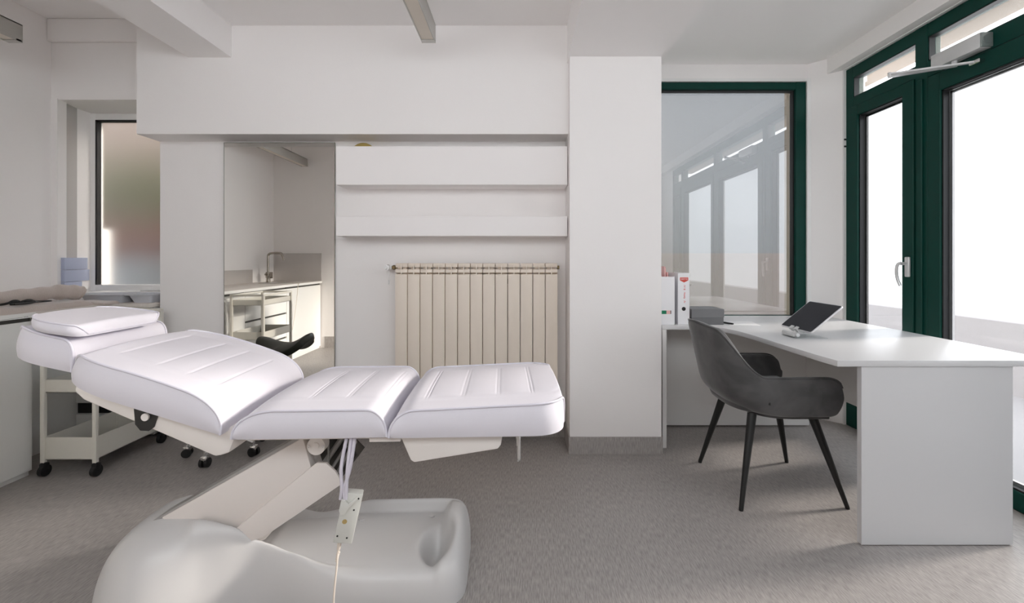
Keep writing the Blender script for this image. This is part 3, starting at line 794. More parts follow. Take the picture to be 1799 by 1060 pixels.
# magazine file
mf = thing('magazine_file', 'white magazine file with pink papers, standing beside the column', 'magazine file', (0.94, 2.95, DT))
bm = BM(); fx0, fx1, fy0, fy1 = 0.892, 0.978, 2.893, 3.13
box(bm, fx0, fx1, fy0, fy0+0.003, DT, DT+0.305); box(bm, fx0, fx0+0.003, fy0, fy1, DT, DT+0.31); box(bm, fx1-0.003, fx1, fy0, fy1, DT, DT+0.31); box(bm, fx0, fx1, fy1-0.003, fy1, DT, DT+0.31); box(bm, fx0, fx1, fy0, fy1, DT, DT+0.004)
mb = obj('file_case', bm, 'binder_white', mf, 25)
for m_, a, b in (('label_green', 0.895, 0.925), ('pink_paper', 0.925, 0.950), ('dark_steel', 0.950, 0.955)):
    bm = BM(); box(bm, a, b, fy0-0.001, fy0+0.001, DT+0.068, DT+0.090); sub('label', bm, m_, mb, label={'label_green': 'green label field', 'pink_paper': 'pink label field', 'dark_steel': 'dark label field'}[m_])
ps = []
for k, (x_, h_, y_, m_) in enumerate(((0.921, 0.370, 2.92, 'pink_paper'), (0.931, 0.362, 2.94, 'pink_paper'), (0.945, 0.332, 2.95, 'pink_paper'), (0.960, 0.330, 2.98, 'pink_paper'))):
    bm = BM(); box(bm, x_, x_+0.005, y_, 3.10, DT+0.006, DT+h_)
    tag(obj('pink_folder', bm, m_), ['tall pink sheet nearest the column in the white magazine file', 'tall pink sheet standing second from the column in the magazine file', 'lower pink folder in the middle of the white magazine file', 'lower pink folder next to the lever arch binder'][k], 'paper', 'pink papers in the magazine file')
# lever arch binder
lb = thing('lever_arch_binder', 'white lever arch binder with red badge and red handwriting on its spine', 'binder', (1.037, 3.0, DT))
bx0, bx1, by0, by1 = 1.000, 1.073, 2.897, 3.18
bm = BM(); box(bm, bx0, bx1, by0, by0+0.004, DT, DT+0.328, 0.001, 1); box(bm, bx0, bx0+0.003, by0, by1, DT, DT+0.328); box(bm, bx1-0.003, bx1, by0, by1, DT, DT+0.328)
sp = obj('binder_cover', bm, 'binder_white', lb, 25)
bm = BM(); box(bm, bx0+0.006, bx1-0.02, by0+0.01, by1-0.02, DT+0.006, DT+0.31); obj('paper_block', bm, 'paper_white', lb)
xc = (bx0+bx1)/2
bm = BM(); t0 = xc+0.002; prism(bm, [(t0-0.026, DT+0.300), (t0+0.026, DT+0.300), (t0+0.026, DT+0.281), (t0, DT+0.268), (t0-0.026, DT+0.281)], by0-0.0008, by0+0.001, 'y'); bd = sub('badge', bm, 'badge_red', sp, label='red shield badge')
# blurred lettering: small unreadable strokes where the badge and the spine carry theirs
bm = BM()
for k, shape in enumerate(("|_-", "o|", "|-", "-|-", "o|")):
    x = t0-0.021+k*0.0088; z0_, z1_ = DT+0.2845, DT+0.2945
    if '|' in shape: box(bm, x, x+0.0018, by0-0.0014, by0-0.0006, z0_, z1_)
    if '_' in shape: box(bm, x, x+0.006, by0-0.0014, by0-0.0006, z0_, z0_+0.0018)
    if '-' in shape: box(bm, x, x+0.006, by0-0.0014, by0-0.0006, z1_-0.0018, z1_)
    if 'o' in shape:
        box(bm, x+0.0045, x+0.006, by0-0.0014, by0-0.0006, z0_, z1_); box(bm, x, x+0.006, by0-0.0014, by0-0.0006, z1_-0.0018, z1_); box(bm, x, x+0.006, by0-0.0014, by0-0.0006, z0_, z0_+0.0018)
sub('badge_lettering', bm, 'paper_white', bd)
bm = BM(); rnd = random.Random(5)
for za, zb_ in ((0.252, 0.236), (0.228, 0.221), (0.205, 0.166), (0.152, 0.138)):
    n_ = max(3, int((za-zb_)/0.0042)); pts = []
    for i in range(n_+1):
        pts.append((xc+0.004+(0.0055 if i % 2 else -0.0040)+rnd.uniform(-0.002, 0.002), by0-0.0004, DT+za+(zb_-za)*i/n_))
    tube(bm, smooth_path(pts, 4), 0.0010, 5)
sub('spine_handwriting', bm, 'red_ink', sp)
bm = BM(); cyl(bm, (xc, by0-0.0008, DT+0.100), (xc, by0+0.002, DT+0.100), 0.0125, n=28); sub('finger_hole', bm, 'leg_black', sp, label='black ringed finger hole')
# storage box
sb = thing('storage_box', 'low dark grey box with lighter lid on the desk beside the binder', 'box', (1.18, 2.98, DT))
bm = BM(); box(bm, 1.083, 1.285, 2.885, 3.06, DT, DT+0.047, 0.001, 1); obj('box_base', bm, 'box_grey', sb)
bm = BM(); box(bm, 1.082, 1.288, 2.883, 3.062, DT+0.047, DT+0.100, 0.001, 1); obj('lid', bm, 'box_grey_light', sb)
bm = BM(); tube(bm, [(1.30, 2.99, DT+0.006), (1.345, 2.885, DT+0.006)], 0.0055, 8); tag(obj('pen', bm, 'cable_black'), 'dark pen lying between the grey box and the white papers', 'pen')
bm = BM(); prism(bm, [(1.325, 2.88), (1.50, 2.85), (1.535, 3.03), (1.37, 3.06)], DT, DT+0.002); tag(obj('paper_sheet', bm, 'paper_white'), 'white paper sheets lying flat on the desk beside the pen', 'paper')
# tablet leaning on a clear stand
B0 = Vector((1.481, 2.598, 0.805)); B1 = Vector((1.488, 2.338, 0.803)); UP = Vector((0.172, 0.0, 0.140)).normalized()
AX = (B1-B0).normalized(); UP = (UP - AX*UP.dot(AX)).normalized(); NR = AX.cross(UP)
if NR.x > 0: NR = -NR
WD, HT = (B1-B0).length, 0.218
def slab(bm, a0, a1, u0, u1, n0, n1, r, org=B0):
    pts = []
    for cx, cy, s0 in ((a1-r, u1-r, 0), (a0+r, u1-r, 90), (a0+r, u0+r, 180), (a1-r, u0+r, 270)):
        for k in range(6):
            q = math.radians(s0+18*k); pts.append((cx+r*math.cos(q), cy+r*math.sin(q)))
    t = bmesh.new()
    A = [t.verts.new(org+AX*a+UP*u+NR*n0) for a, u in pts]; B = [t.verts.new(org+AX*a+UP*u+NR*n1) for a, u in pts]
    t.faces.new(A); t.faces.new(B[::-1])
    for i in range(len(pts)): t.faces.new((A[i], B[i], B[(i+1) % len(pts)], A[(i+1) % len(pts)]))
    bmesh.ops.recalc_face_normals(t, faces=t.faces); merge(bm, t)
tb = thing('tablet', 'black screened tablet in pale rim leaning on the clear stand on the desk', 'tablet', tuple(B0))
bm = BM(); slab(bm, 0, WD, 0, HT, -0.0075, 0, 0.012); obj('tablet_body', bm, 'tablet_rim', tb, 30)
bm = BM(); slab(bm, 0.004, WD-0.004, 0.004, HT-0.004, 0.0, 0.0006, 0.009); obj('screen', bm, 'screen_glass', tb, 30, label='dark glossy screen')
ts = thing('tablet_stand', 'clear acrylic tablet stand with silver hinge under the black tablet', 'stand', (1.47, 2.45, DT))
bm = BM(); box(bm, 1.43, 1.60, 2.37, 2.50, DT, DT+0.005, 0.001, 1); obj('base_plate', bm, 'clear_acrylic', ts)
bm = BM(); slab(bm, 0.07, 0.20, -0.004, 0.12, -0.013, -0.0085, 0.006); obj('back_plate', bm, 'clear_acrylic', ts)
bm = BM(); box(bm, 1.437, 1.468, 2.40, 2.51, DT+0.005, DT+0.020, 0.005, 2); cyl(bm, (1.452, 2.385, DT+0.018), (1.452, 2.515, DT+0.018), 0.010, n=16); obj('hinge', bm, 'silver_plastic', ts)
bm = BM()
for a in (0.115, 0.155):
    slab(bm, a-0.012, a+0.012, -0.010, -0.002, -0.010, 0.014, 0.002); slab(bm, a-0.012, a+0.012, -0.006, 0.010, 0.008, 0.013, 0.002)
obj('ledge', bm, 'silver_plastic', ts)

# ------------------------------------------------------------------ armchair
ch = thing('armchair', 'dark grey velvet tub armchair with black splayed legs at the desk', 'chair', (1.28, 2.39, 0))
CY = 2.39
def shell_pt(a, v):
    """a in [-1,1] along the U from the near arm to the far arm, v in [0,1] bottom to top"""
    sgn = -1 if a < 0 else 1
    q = abs(a)                       # 0 at the middle of the back, 1 at the arm front
    zb_ = 0.430
    # top edge height along the U
    zt_ = 0.640 + 0.215*(1-sstep(0.19, 0.53, q))
    zt_ -= 0.012*sstep(0.0, 0.22, q)
    z = zb_ + (zt_-zb_)*v
    f = min(1.0, (z-zb_)/0.40)
    xback = 1.095 - 0.095*min(1, f/0.22)**0.6*(1 if f < 0.22 else 1) - 0.085*max(0, f-0.05)/0.95
    yh = 0.245 + 0.038*min(1, (z-zb_)/0.12)**0.6
    xf = 1.495 + 0.012*math.sin(PI*min(1, v))
    xc_ = xback + 0.235
    if q < 0.58:
        th = (q/0.58)*PI/2; n = 2.7
        x = xc_ - (xc_-xback)*max(0, math.cos(th))**(2/n)
        y = yh*max(0, math.sin(th))**(2/n)
    else:
        r = (q-0.58)/0.42
        x = xc_ + (xf-xc_)*r; y = yh - 0.006*r
    return Vector((x, CY+sgn*y, z))
bm = BM(); NA, NV = 150, 16; grid = []
for i in range(NA+1):
    a = -1+2*i/NA
    col = []
    for j in range(NV+1):
        v = j/NV
        p = shell_pt(a, v)
        col.append(p)
    # round the front corners of the arms
    q = abs(a)
    if q > 0.88:
        r = (q-0.88)/0.12
        zt0, zb0 = col[-1].z, col[0].z
        cut = 0.048*(1-math.sqrt(max(0, 1-r**2.2)))
        for p in col:
            f = (p.z-zb0)/(zt0-zb0); p.z = zb0+cut*0.45 + f*(zt0-zb0-cut*1.45)
    # tuck the bottom edge inwards
    grid.append([bm.verts.new(p) for p in col])
for A, B in zip(grid, grid[1:]):
    for j in range(NV): bm.faces.new((A[j], A[j+1], B[j+1], B[j]))
o = obj('shell', bm, 'velvet_grey', ch, 0)
# inward shell thickness
me = o.data
for p in me.polygons: p.use_smooth = True
md = o.modifiers.new('s', 'SOLIDIFY'); md.thickness = 0.042; md.offset = -1.0; md.use_even_offset = False
md2 = o.modifiers.new('b', 'SUBSURF'); md2.levels = 1; md2.render_levels = 1
# orientation check: the first normal should point away from the seat
nrm0 = me.polygons[len(me.polygons)//2].normal
if nrm0.x > 0: me.flip_normals()
bm = BM(); pts = []
for i in range(NA+1):
    a = -1+2*i/NA; p = Vector(grid and (0, 0, 0))
    q = abs(a); P_ = shell_pt(a, 1.0)
    if q > 0.88:
        r = (q-0.88)/0.12; cut = 0.048*(1-math.sqrt(max(0, 1-r**2.2))); P_.z -= cut
    pts.append(P_+Vector((0.004 if q < 0.5 else 0, (0.004 if a < 0 else -0.004) if q > 0.4 else 0, 0.001)))
tube(bm, pts, 0.0045, 8); sub('piping', bm, 'velvet_grey', o, 60)
# underside and seat pad
def seat_outline(z, inset):
    pts = []
    for i in range(0, 65):
        a = -1+2*i/64; p = shell_pt(a, z)
        c = Vector((1.32, CY, 0)); dd = Vector((p.x-c.x, p.y-c.y, 0)); L_ = dd.length
        dd = dd*((L_-inset)/L_); pts.append((c.x+dd.x, c.y+dd.y))
    return pts
bm = BM(); prism(bm, seat_outline(0.0, 0.030), 0.414, 0.440, 'z', 0.006); obj('seat_base', bm, 'velvet_grey', ch)
bm = BM(); prism(bm, seat_outline(0.25, 0.050), 0.440, 0.520, 'z', 0.025); obj('seat_cushion', bm, 'velvet_grey', ch, 60)
bm = BM(); box(bm, 1.155, 1.163, 2.118, 2.126, 0.50, 0.525, 0.001, 1); obj('brand_tag', bm, 'leg_black', ch)
for (tx, ty), (fx, fy) in (((1.135, 2.235), (1.035, 2.139)), ((1.425, 2.235), (1.546, 2.155)), ((1.135, 2.545), (1.041, 2.645)), ((1.425, 2.545), (1.544, 2.645))):
    bm = BM(); cyl(bm, (fx, fy, 0.006), (tx, ty, 0.425), 0.0105, 0.0215, 20); lg = obj('leg', bm, 'leg_black', ch)
    bm = BM(); cyl(bm, (fx, fy, 0.0), (fx, fy, 0.008), 0.010, n=16); sub('leg_glide', bm, 'leg_black', lg)

# ------------------------------------------------------------------ door closer
dc = thing('door_closer', 'silver door closer with folding arm on the green frame above the door', 'door closer', (2.29, 2.38, 2.2))
bm = BM(); box(bm, 2.262, 2.322, 2.245, 2.515, 2.225, 2.302, 0.005, 2); cb = obj('closer_body', bm, 'silver_plastic', dc)
bm = BM(); box(bm, 2.264, 2.322, 2.236, 2.247, 2.228, 2.300, 0.004, 2); cyl(bm, (2.292, 2.238, 2.264), (2.292, 2.233, 2.264), 0.022, n=24); sub('end_cap', bm, 'closer_cap', cb, label='darker grey end cap')
bm = BM(); cyl(bm, (2.285, 2.40, 2.228), (2.285, 2.40, 2.195), 0.012); 
def flat_bar(bm, p, q, w, t):
    p, q = Vector(p), Vector(q); d_ = (q-p); L_ = d_.length; d_.normalize(); s_ = Vector((0, 0, 1)).cross(d_)
    vs = []
    tt = bmesh.new()
    for z in (-t/2, t/2):
        for a_, b_ in ((0, -w/2), (L_, -w/2), (L_, w/2), (0, w/2)): vs.append(tt.verts.new(p+d_*a_+s_*b_+Vector((0, 0, z))))
    for f in ((0, 1, 2, 3), (4, 5, 6, 7), (0, 1, 5, 4), (1, 2, 6, 5), (2, 3, 7, 6), (3, 0, 4, 7)): tt.faces.new([vs[i] for i in f])
    bmesh.ops.recalc_face_normals(tt, faces=tt.faces); merge(bm, tt)
flat_bar(bm, (2.285, 2.40, 2.200), (2.015, 2.49, 2.180), 0.022, 0.010)
flat_bar(bm, (2.012, 2.485, 2.192), (2.295, 2.30, 2.178), 0.018, 0.009)
cyl(bm, (2.015, 2.487, 2.172), (2.015, 2.487, 2.200), 0.010)
obj('closer_arm', bm, 'silver_plastic', dc)
bm = BM(); box(bm, 2.285, 2.318, 2.27, 2.325, 2.166, 2.186, 0.003, 1); obj('arm_shoe', bm, 'chrome', dc)

# ------------------------------------------------------------------ left kitchen run
WT = 0.892
def cabinet(y0, y1, label, drawers=0, x=-2.67):
    t = thing('base_cabinet', label, 'cabinet', (-2.98, (y0+y1)/2, 0), 'white base cabinets along the left wall')
    bm = BM(); box(bm, XL+0.004, x-0.02, y0+0.001, y1-0.001, 0.0, WT-0.028); obj('carcass', bm, 'cabinet_white', t)
    g = 0.002
    if drawers:
        zs = [0.03, 0.30, 0.575, WT-0.034]
        for a, b in zip(zs, zs[1:]):
            bm = BM(); box(bm, x-0.02, x, y0+g, y1-g, a+0.004, b-0.016, 0.0012, 1); dd = obj('drawer', bm, 'cabinet_white', t)
            bm = BM(); box(bm, x-0.019, x-0.012, y0+g, y1-g, b-0.016, b-0.001); sub('grip_groove', bm, 'dark_steel', dd)
    else:
        bm = BM(); box(bm, x-0.02, x, y0+g, y1-g, 0.03, WT-0.050, 0.0012, 1); dd = obj('door', bm, 'cabinet_white', t)
        bm = BM(); box(bm, x-0.019, x-0.012, y0+g, y1-g, WT-0.050, WT-0.03); sub('grip_groove', bm, 'dark_steel', dd)
    return t
cabinet(-0.04, 0.84, 'wide white sink cabinet with plain front, under the tap, seen in the mirror')
cabinet(0.842, 1.62, 'white three drawer cabinet next to the sink cabinet, seen in the mirror', 3)
cabinet(1.622, 2.49, 'white base cabinet at the near end of the worktop, left of the bed')
bm = BM(); prism(bm, [(XL+0.002, YRL+0.002), (-2.655, YRL+0.002), (-2.655, 2.492), (-2.655, 2.93), (-2.62, 2.96), (-2.42, 2.96), (-2.42, 3.19), (XL+0.002, 3.19)], WT-0.028, WT, 'z', 0.0015)
wt = tag(obj('worktop', bm, 'worktop'), 'pale worktop along the left wall, turning the corner under the frosted window', 'worktop')
bm = BM(); box(bm, -2.655, -2.653, YRL+0.003, 2.492, WT-0.0275, WT-0.0005); sub('edge_band', bm, 'cabinet_white', wt, label='white front edge')
bm = BM(); prism(bm, [(2.26, 0.8668), (2.26, 0.8685), (2.425, 0.8720), (2.425, 0.8700)], -2.653, -2.6526, 'x')
for yy in (2.432, 2.440, 2.448): box(bm, -2.653, -2.6526, yy, yy+0.003, 0.869, 0.875)
sub('edge_marking', bm, 'grey_steel', wt, label='faint dark marking on the edge')
cw = thing('window_cabinet', 'white cabinet with black grip slots under the frosted window', 'cabinet', (-2.8, 3.1, 0))
bm = BM(); box(bm, -2.93, -2.43, 3.015, 3.19, 0.02, WT-0.03); box(bm, -2.945, -2.93, 2.50, 3.19, 0.0, WT-0.03); obj('carcass', bm, 'cabinet_white', cw)
for a, b in ((0.03, 0.16), (0.235, 0.78)):
    bm = BM(); box(bm, -2.926, -2.44, 2.995, 3.015, a, b, 0.0015, 1); obj('drawer', bm, 'cabinet_white', cw)
for a, b in ((0.165, 0.23), (0.79, 0.845)):
    bm = BM(); box(bm, -2.926, -2.44, 3.008, 3.018, a, b); obj('grip_slot', bm, 'leg_black', cw, label='black grip slot')
# splash panels
bm = BM(); box(bm, XL+0.001, XL+0.012, 0.45, 1.75, WT, 1.055); tag(obj('splash_panel', bm, 'splash_steel'), 'low grey splash panel along the left wall behind the tap', 'splash panel', 'grey splash panels over the worktop')
bm = BM(); box(bm, XL+0.013, -2.66, YRL+0.001, YRL+0.010, WT, 1.262, 0.001, 1); tag(obj('splash_panel', bm, 'splash_steel'), 'tall grey steel splash panel closing the end of the worktop', 'splash panel', 'grey splash panels over the worktop')
# sink and tap
bm = BM(); box(bm, -3.12, -2.78, 0.14, 0.62, WT, WT+0.003, 0.001, 1); tag(obj('sink', bm, 'splash_steel'), 'steel sink let into the worktop below the tap', 'sink')
fc = thing('tap', 'tall square necked metal tap over the sink, seen in the mirror', 'tap', (-3.17, 0.32, WT))
bm = BM(); cyl(bm, (-3.17, 0.32, WT), (-3.17, 0.32, WT+0.13), 0.024); cyl(bm, (-3.17, 0.32, WT+0.06), (-3.17, 0.32, WT+0.12), 0.030, n=24)
tube(bm, smooth_path([(-3.17, 0.32, WT+0.12), (-3.17, 0.32, WT+0.30), (-3.165, 0.32, WT+0.345), (-3.13, 0.32, WT+0.365), (-3.03, 0.32, WT+0.367), (-3.00, 0.32, WT+0.355), (-2.98, 0.32, WT+0.31), (-2.97, 0.32, WT+0.275)], 5), 0.014, 12)
obj('spout', bm, 'brushed_nickel', fc)
bm = BM(); box(bm, -3.145, -3.125, 0.29, 0.345, WT+0.05, WT+0.13, 0.005); cyl(bm, (-3.17, 0.32, WT+0.10), (-3.17, 0.385, WT+0.10), 0.012); obj('lever', bm, 'brushed_nickel', fc)
bm = BM(); tube(bm, smooth_path([(-3.0, 0.42, WT+0.008), (-2.66, 0.60, WT+0.007), (-2.648, 0.62, WT-0.03), (-2.645, 0.68, 0.62), (-2.645, 0.76, 0.36)], 6), 0.003, 6); tag(obj('cable', bm, 'cable_cream'), 'thin pale cable hanging down over the sink cabinet front', 'cable')

# trolleys
def trolley(x0, x1, y0, y1, label):
    t = thing('trolley', label, 'trolley', ((x0+x1)/2, (y0+y1)/2, 0), 'cream metal trolleys')
    ht = 0.865
    pr = 0.011
    for x in (x0, x1):
        for y in (y0, y1):
            bm = BM(); box(bm, x-pr, x+pr, y-pr, y+pr, 0.075, ht, 0.003, 1); obj('post', bm, 'cart_enamel', t)
            bm = BM()
            cyl(bm, (x-0.011, y+0.004, 0.031), (x+0.011, y+0.004, 0.031), 0.030, n=24); box(bm, x-0.014, x+0.014, y-0.012, y+0.020, 0.035, 0.070, 0.004, 2); cyl(bm, (x, y, 0.06), (x, y, 0.085), 0.010)
            obj('caster', bm, 'black_rubber', t, label='black caster')
    for z0, z1 in ((0.090, 0.212), (0.455, 0.525), (0.765, 0.815)):
        bm = BM(); k = 0.003
        a, b, c, d_ = x0+pr, x1-pr, y0+pr, y1-pr
        box(bm, a, b, c-pr, d_+pr, z0, z0+k); box(bm, a, b, c-pr, c-pr+k, z0, z1); box(bm, a, b, d_+pr-k, d_+pr, z0, z1)
        box(bm, a-pr, a-pr+k, c, d_, z0, z1); box(bm, b+pr-k, b+pr, c, d_, z0, z1); box(bm, a-pr, b+pr, c, d_, z0, z0+k)
        obj('tray', bm, 'cart_enamel', t)
    bm = BM()
    for x in (x0, x1): box(bm, x-pr, x+pr, y0, y1, ht-0.018, ht, 0.003, 1)
    for y in (y0, y1): box(bm, x0, x1, y-pr, y+pr, ht-0.018, ht, 0.003, 1)
    obj('top_rail', bm, 'cart_enamel', t)
    return t
trolley(-2.594, -2.312, 2.475, 2.925, 'cream three tier trolley on black casters behind the head of the bed')
trolley(-2.60, -2.315, 1.45, 1.94, 'cream three tier trolley seen only in the mirror, before the drawers')

# saddle stool
st = thing('saddle_stool', 'dark green black saddle stool on a chrome base, seen in the mirror behind the bed', 'stool', (-1.80, 2.79, 0))
SCX, SCY = -1.80, 2.79
bm = BM(); NU, NW = 34, 34; g_ = []
for i in range(NU+1):
    u = -1+2*i/NU; row = []
    for j in range(NW+1):
        v = -1+2*j/NW
        # square to disc
        x = u*math.sqrt(1-v*v/2); y = v*math.sqrt(1-u*u/2)
        X = SCX+0.045+x*0.195; Y = SCY-0.15+y*0.185
        z = 0.555 + 0.085*abs(x)**1.7*(0.75+0.35*(x > 0)) - 0.070*y*y*(0.4+abs(x)) - 0.05*max(0, abs(x)-0.82)*4*0.35
        row.append(bm.verts.new((X, Y, z)))
    g_.append(row)
for A, B in zip(g_, g_[1:]):
    for j in range(NW): bm.faces.new((A[j], A[j+1], B[j+1], B[j]))
so = obj('saddle_seat', bm, 'saddle_leather', st, 0)
for p in so.data.polygons: p.use_smooth = True
if so.data.polygons[len(so.data.polygons)//2].normal.z < 0: so.data.flip_normals()
md = so.modifiers.new('s', 'SOLIDIFY'); md.thickness = 0.05; md.offset = -1
md = so.modifiers.new('b', 'SUBSURF'); md.levels = 1; md.render_levels = 1
bm = BM(); sphere(bm, (-1.84, 2.86, 0.535), 0.085, 1.0, 0.45, 0.42); tube(bm, smooth_path([(-1.84, 2.86, 0.515), (-1.835, 2.85, 0.48), (-1.82, 2.82, 0.466), (SCX, SCY, 0.468)], 4), 0.012, 8); obj('back_pad', bm, 'stool_grey', st, 60, label='small dark grey pad')
bm = BM(); box(bm, SCX-0.05, SCX+0.06, SCY-0.20, SCY+0.05, 0.462, 0.490, 0.008); tube(bm, [(SCX-0.06, SCY+0.02, 0.46), (SCX-0.14, SCY+0.08, 0.44)], 0.006, 8); obj('tilt_mechanism', bm, 'dark_steel', st)
bm = BM(); cyl(bm, (SCX, SCY, 0.10), (SCX, SCY, 0.30), 0.026); cyl(bm, (SCX, SCY, 0.30), (SCX, SCY, 0.46), 0.015); obj('gas_post', bm, 'chrome', st)
for k in range(5):
    a = math.radians(-88+72*k); ex, ey = SCX+0.205*math.cos(a), SCY+0.205*math.sin(a)
    bm = BM(); tube(bm, smooth_path([(SCX, SCY, 0.115), (SCX+0.10*math.cos(a), SCY+0.10*math.sin(a), 0.105), (ex, ey, 0.080)], 4), [0.022-0.009*i/8 for i in range(9)], 10); lg = obj('base_arm', bm, 'chrome', st)
    bm = BM(); q = Vector((-math.sin(a), math.cos(a), 0)); c = Vector((ex, ey, 0.027))
    cyl(bm, c-q*0.022, c-q*0.006, 0.026, n=20); cyl(bm, c+q*0.006, c+q*0.022, 0.026, n=20); sub('caster_wheel', bm, 'black_rubber', lg)
    bm = BM(); box(bm, ex-0.018, ex+0.018, ey-0.018, ey+0.018, 0.036, 0.064, 0.006); cyl(bm, c+Vector((0, 0, 0.03)), c+Vector((0, 0, 0.055)), 0.007); sub('caster_cover', bm, 'chrome', lg)

# towels and small things on the worktop
def soft_slab(name, x0, x1, y0, y1, z0, h, label, cat, rough=0.006, group=None, rot=0):
    bm = BM(); N, Mx = 40, 40; rows = []
    cx, cy = (x0+x1)/2, (y0+y1)/2
    def P(i, j, top):
        u, v = -1+2*i/N, -1+2*j/Mx
        e = max(0, (1-abs(u)**8)*(1-abs(v)**8))**0.35
        x, y = cx+u*(x1-x0)/2, cy+v*(y1-y0)/2
        n = rough*(math.sin(x*31+y*17)+math.sin(x*13-y*41+1.3))*0.5
        return (x, y, z0+(h*e+n*e if top else 0.0)+ (0.004*(1-e) if top else 0))
    A = [[bm.verts.new(P(i, j, True)) for j in range(Mx+1)] for i in range(N+1)]
    B = [[bm.verts.new(P(i, j, False)) for j in range(Mx+1)] for i in range(N+1)]
    for i in range(N):
        for j in range(Mx):
            bm.faces.new((A[i][j], A[i+1][j], A[i+1][j+1], A[i][j+1])); bm.faces.new((B[i][j], B[i][j+1], B[i+1][j+1], B[i+1][j]))
    for i in range(N):
        bm.faces.new((A[i][0], B[i][0], B[i+1][0], A[i+1][0])); bm.faces.new((A[i][Mx], A[i+1][Mx], B[i+1][Mx], B[i][Mx]))
    for j in range(Mx):
        bm.faces.new((A[0][j], A[0][j+1], B[0][j+1], B[0][j])); bm.faces.new((A[N][j], B[N][j], B[N][j+1], A[N][j+1]))
    return tag(obj(name, bm, 'towel', None, 60), label, cat, group)
soft_slab('folded_towel', -3.10, -2.675, 2.12, 2.86, WT, 0.038, 'beige towel spread flat on the left worktop under the rolled towel', 'towel', group='beige towels on the worktop')
bm = BM(); pts = smooth_path([(-2.83, 2.30, 0.962), (-2.82, 2.46, 0.968), (-2.815, 2.62, 0.976), (-2.80, 2.76, 0.982), (-2.785, 2.855, 0.972), (-2.775, 2.880, 0.960)], 8)
rr = [0.014+0.024*min(1, i/10) for i in range(len(pts))]
rr = [r*1.02 + 0.0025*math.sin(i*1.1) + (0.006 if 22 < i < 36 else 0) for i, r in enumerate(rr)]
tube(bm, pts, rr, 22)
tag(obj('rolled_towel', bm, 'towel', None, 70), 'rolled beige towel lying on top of the flat towel', 'towel', 'beige towels on the worktop')
soft_slab('folded_towel', -2.86, -2.63, 2.88, 2.985, WT, 0.020, 'small folded beige cloth in front of the grey basins', 'towel', group='beige towels on the worktop')
bm = BM()
C0 = len(bm.verts)
tube(bm, smooth_path([(-2.745, 2.34, 0.922), (-2.735, 2.42, 0.928), (-2.73, 2.45, 0.940), (-2.735, 2.48, 0.928), (-2.72, 2.50, 0.936), (-2.715, 2.54, 0.930), (-2.71, 2.52, 0.925), (-2.705, 2.47, 0.924), (-2.70, 2.41, 0.926)], 6), 0.0065, 8)
tube(bm, smooth_path([(-2.715, 2.54, 0.930), (-2.70, 2.60, 0.928), (-2.685, 2.60, 0.926), (-2.69, 2.52, 0.925), (-2.69, 2.42, 0.925)], 6), 0.0028, 8)
sphere(bm, (-2.728, 2.455, 0.936), 0.014, 1, 1.6, 0.8); sphere(bm, (-2.72, 2.515, 0.934), 0.014, 1, 1.8, 0.8)
bmesh.ops.translate(bm, verts=bm.verts, vec=(0, 0, 0.016))
tag(obj('black_cable', bm, 'cable_black'), 'small bundle of black cable lying on the flat beige towel', 'cable')

def basin(x0, x1, y0, y1, z0, h, label):
    bm = BM(); t = 0.004; k = 0.030
    def ring(ix, z): return [(x0+ix, y0+ix*0.8, z), (x1-ix, y0+ix*0.8, z), (x1-ix, y1-ix*0.8, z), (x0+ix, y1-ix*0.8, z)]
    R = [ring(k, z0), ring(0.010, z0+h-0.010), ring(-0.006, z0+h-0.008), ring(-0.006, z0+h), ring(0.012, z0+h), ring(k+t, z0+t)]
    V = [[bm.verts.new(p) for p in r] for r in R]
    for A, B in zip(V, V[1:]):
        for i in range(4): bm.faces.new((A[i], A[(i+1) % 4], B[(i+1) % 4], B[i]))
    bm.faces.new(V[0][::-1]); bm.faces.new(V[-1])
    bmesh.ops.recalc_face_normals(bm, faces=bm.faces)
    es = [e for e in bm.edges if abs(e.verts[0].co.z-e.verts[1].co.z) > 0.01]
    bmesh.ops.bevel(bm, geom=es, offset=0.015, segments=3, affect='EDGES', profile=0.5)
    return tag(obj('basin', bm, 'basin_plastic'), label, 'basin', 'grey basins under the frosted window')
basin(-2.925, -2.625, 3.0, 3.185, WT, 0.058, 'grey plastic basin at the left, behind the folded beige cloth')
basin(-2.605, -2.43, 3.0, 3.185, WT, 0.058, 'grey plastic basin at the right, touching the mirror wall')
bm = BM(); box(bm, -3.22, -2.86, 3.07, 3.26, 0.937, 0.952, 0.003, 1)
bm.free()
bm = BM(); box(bm, -3.12, -2.84, 3.215, 3.40, 0.936, 0.948, 0.002, 1); tag(obj('white_tray', bm, 'white_trim'), 'flat white tray on the sill of the frosted window', 'tray')
for k, (z0, z1, yb) in enumerate(((0.936, 1.018, 3.395), (1.020, 1.104, 3.475), (1.106, 1.192, 3.455))):
    bm = BM(); y0 = 3.22
    def sx(y): return -3.252-0.083*(y-3.2)/0.32
    prism(bm, [(sx(y0)+0.001, y0), (sx(yb)+0.001, yb), (sx(yb)+0.032, yb), (sx(y0)+0.032, y0)], z0, z1, 'z', 0.002)
    tag(obj('blue_box', bm, 'blue_box'), ['pale blue box at the bottom of the stack beside the frosted window', 'pale blue box in the middle of the stack beside the frosted window', 'pale blue box on top of the stack beside the frosted window'][k], 'box', 'pale blue boxes beside the frosted window')

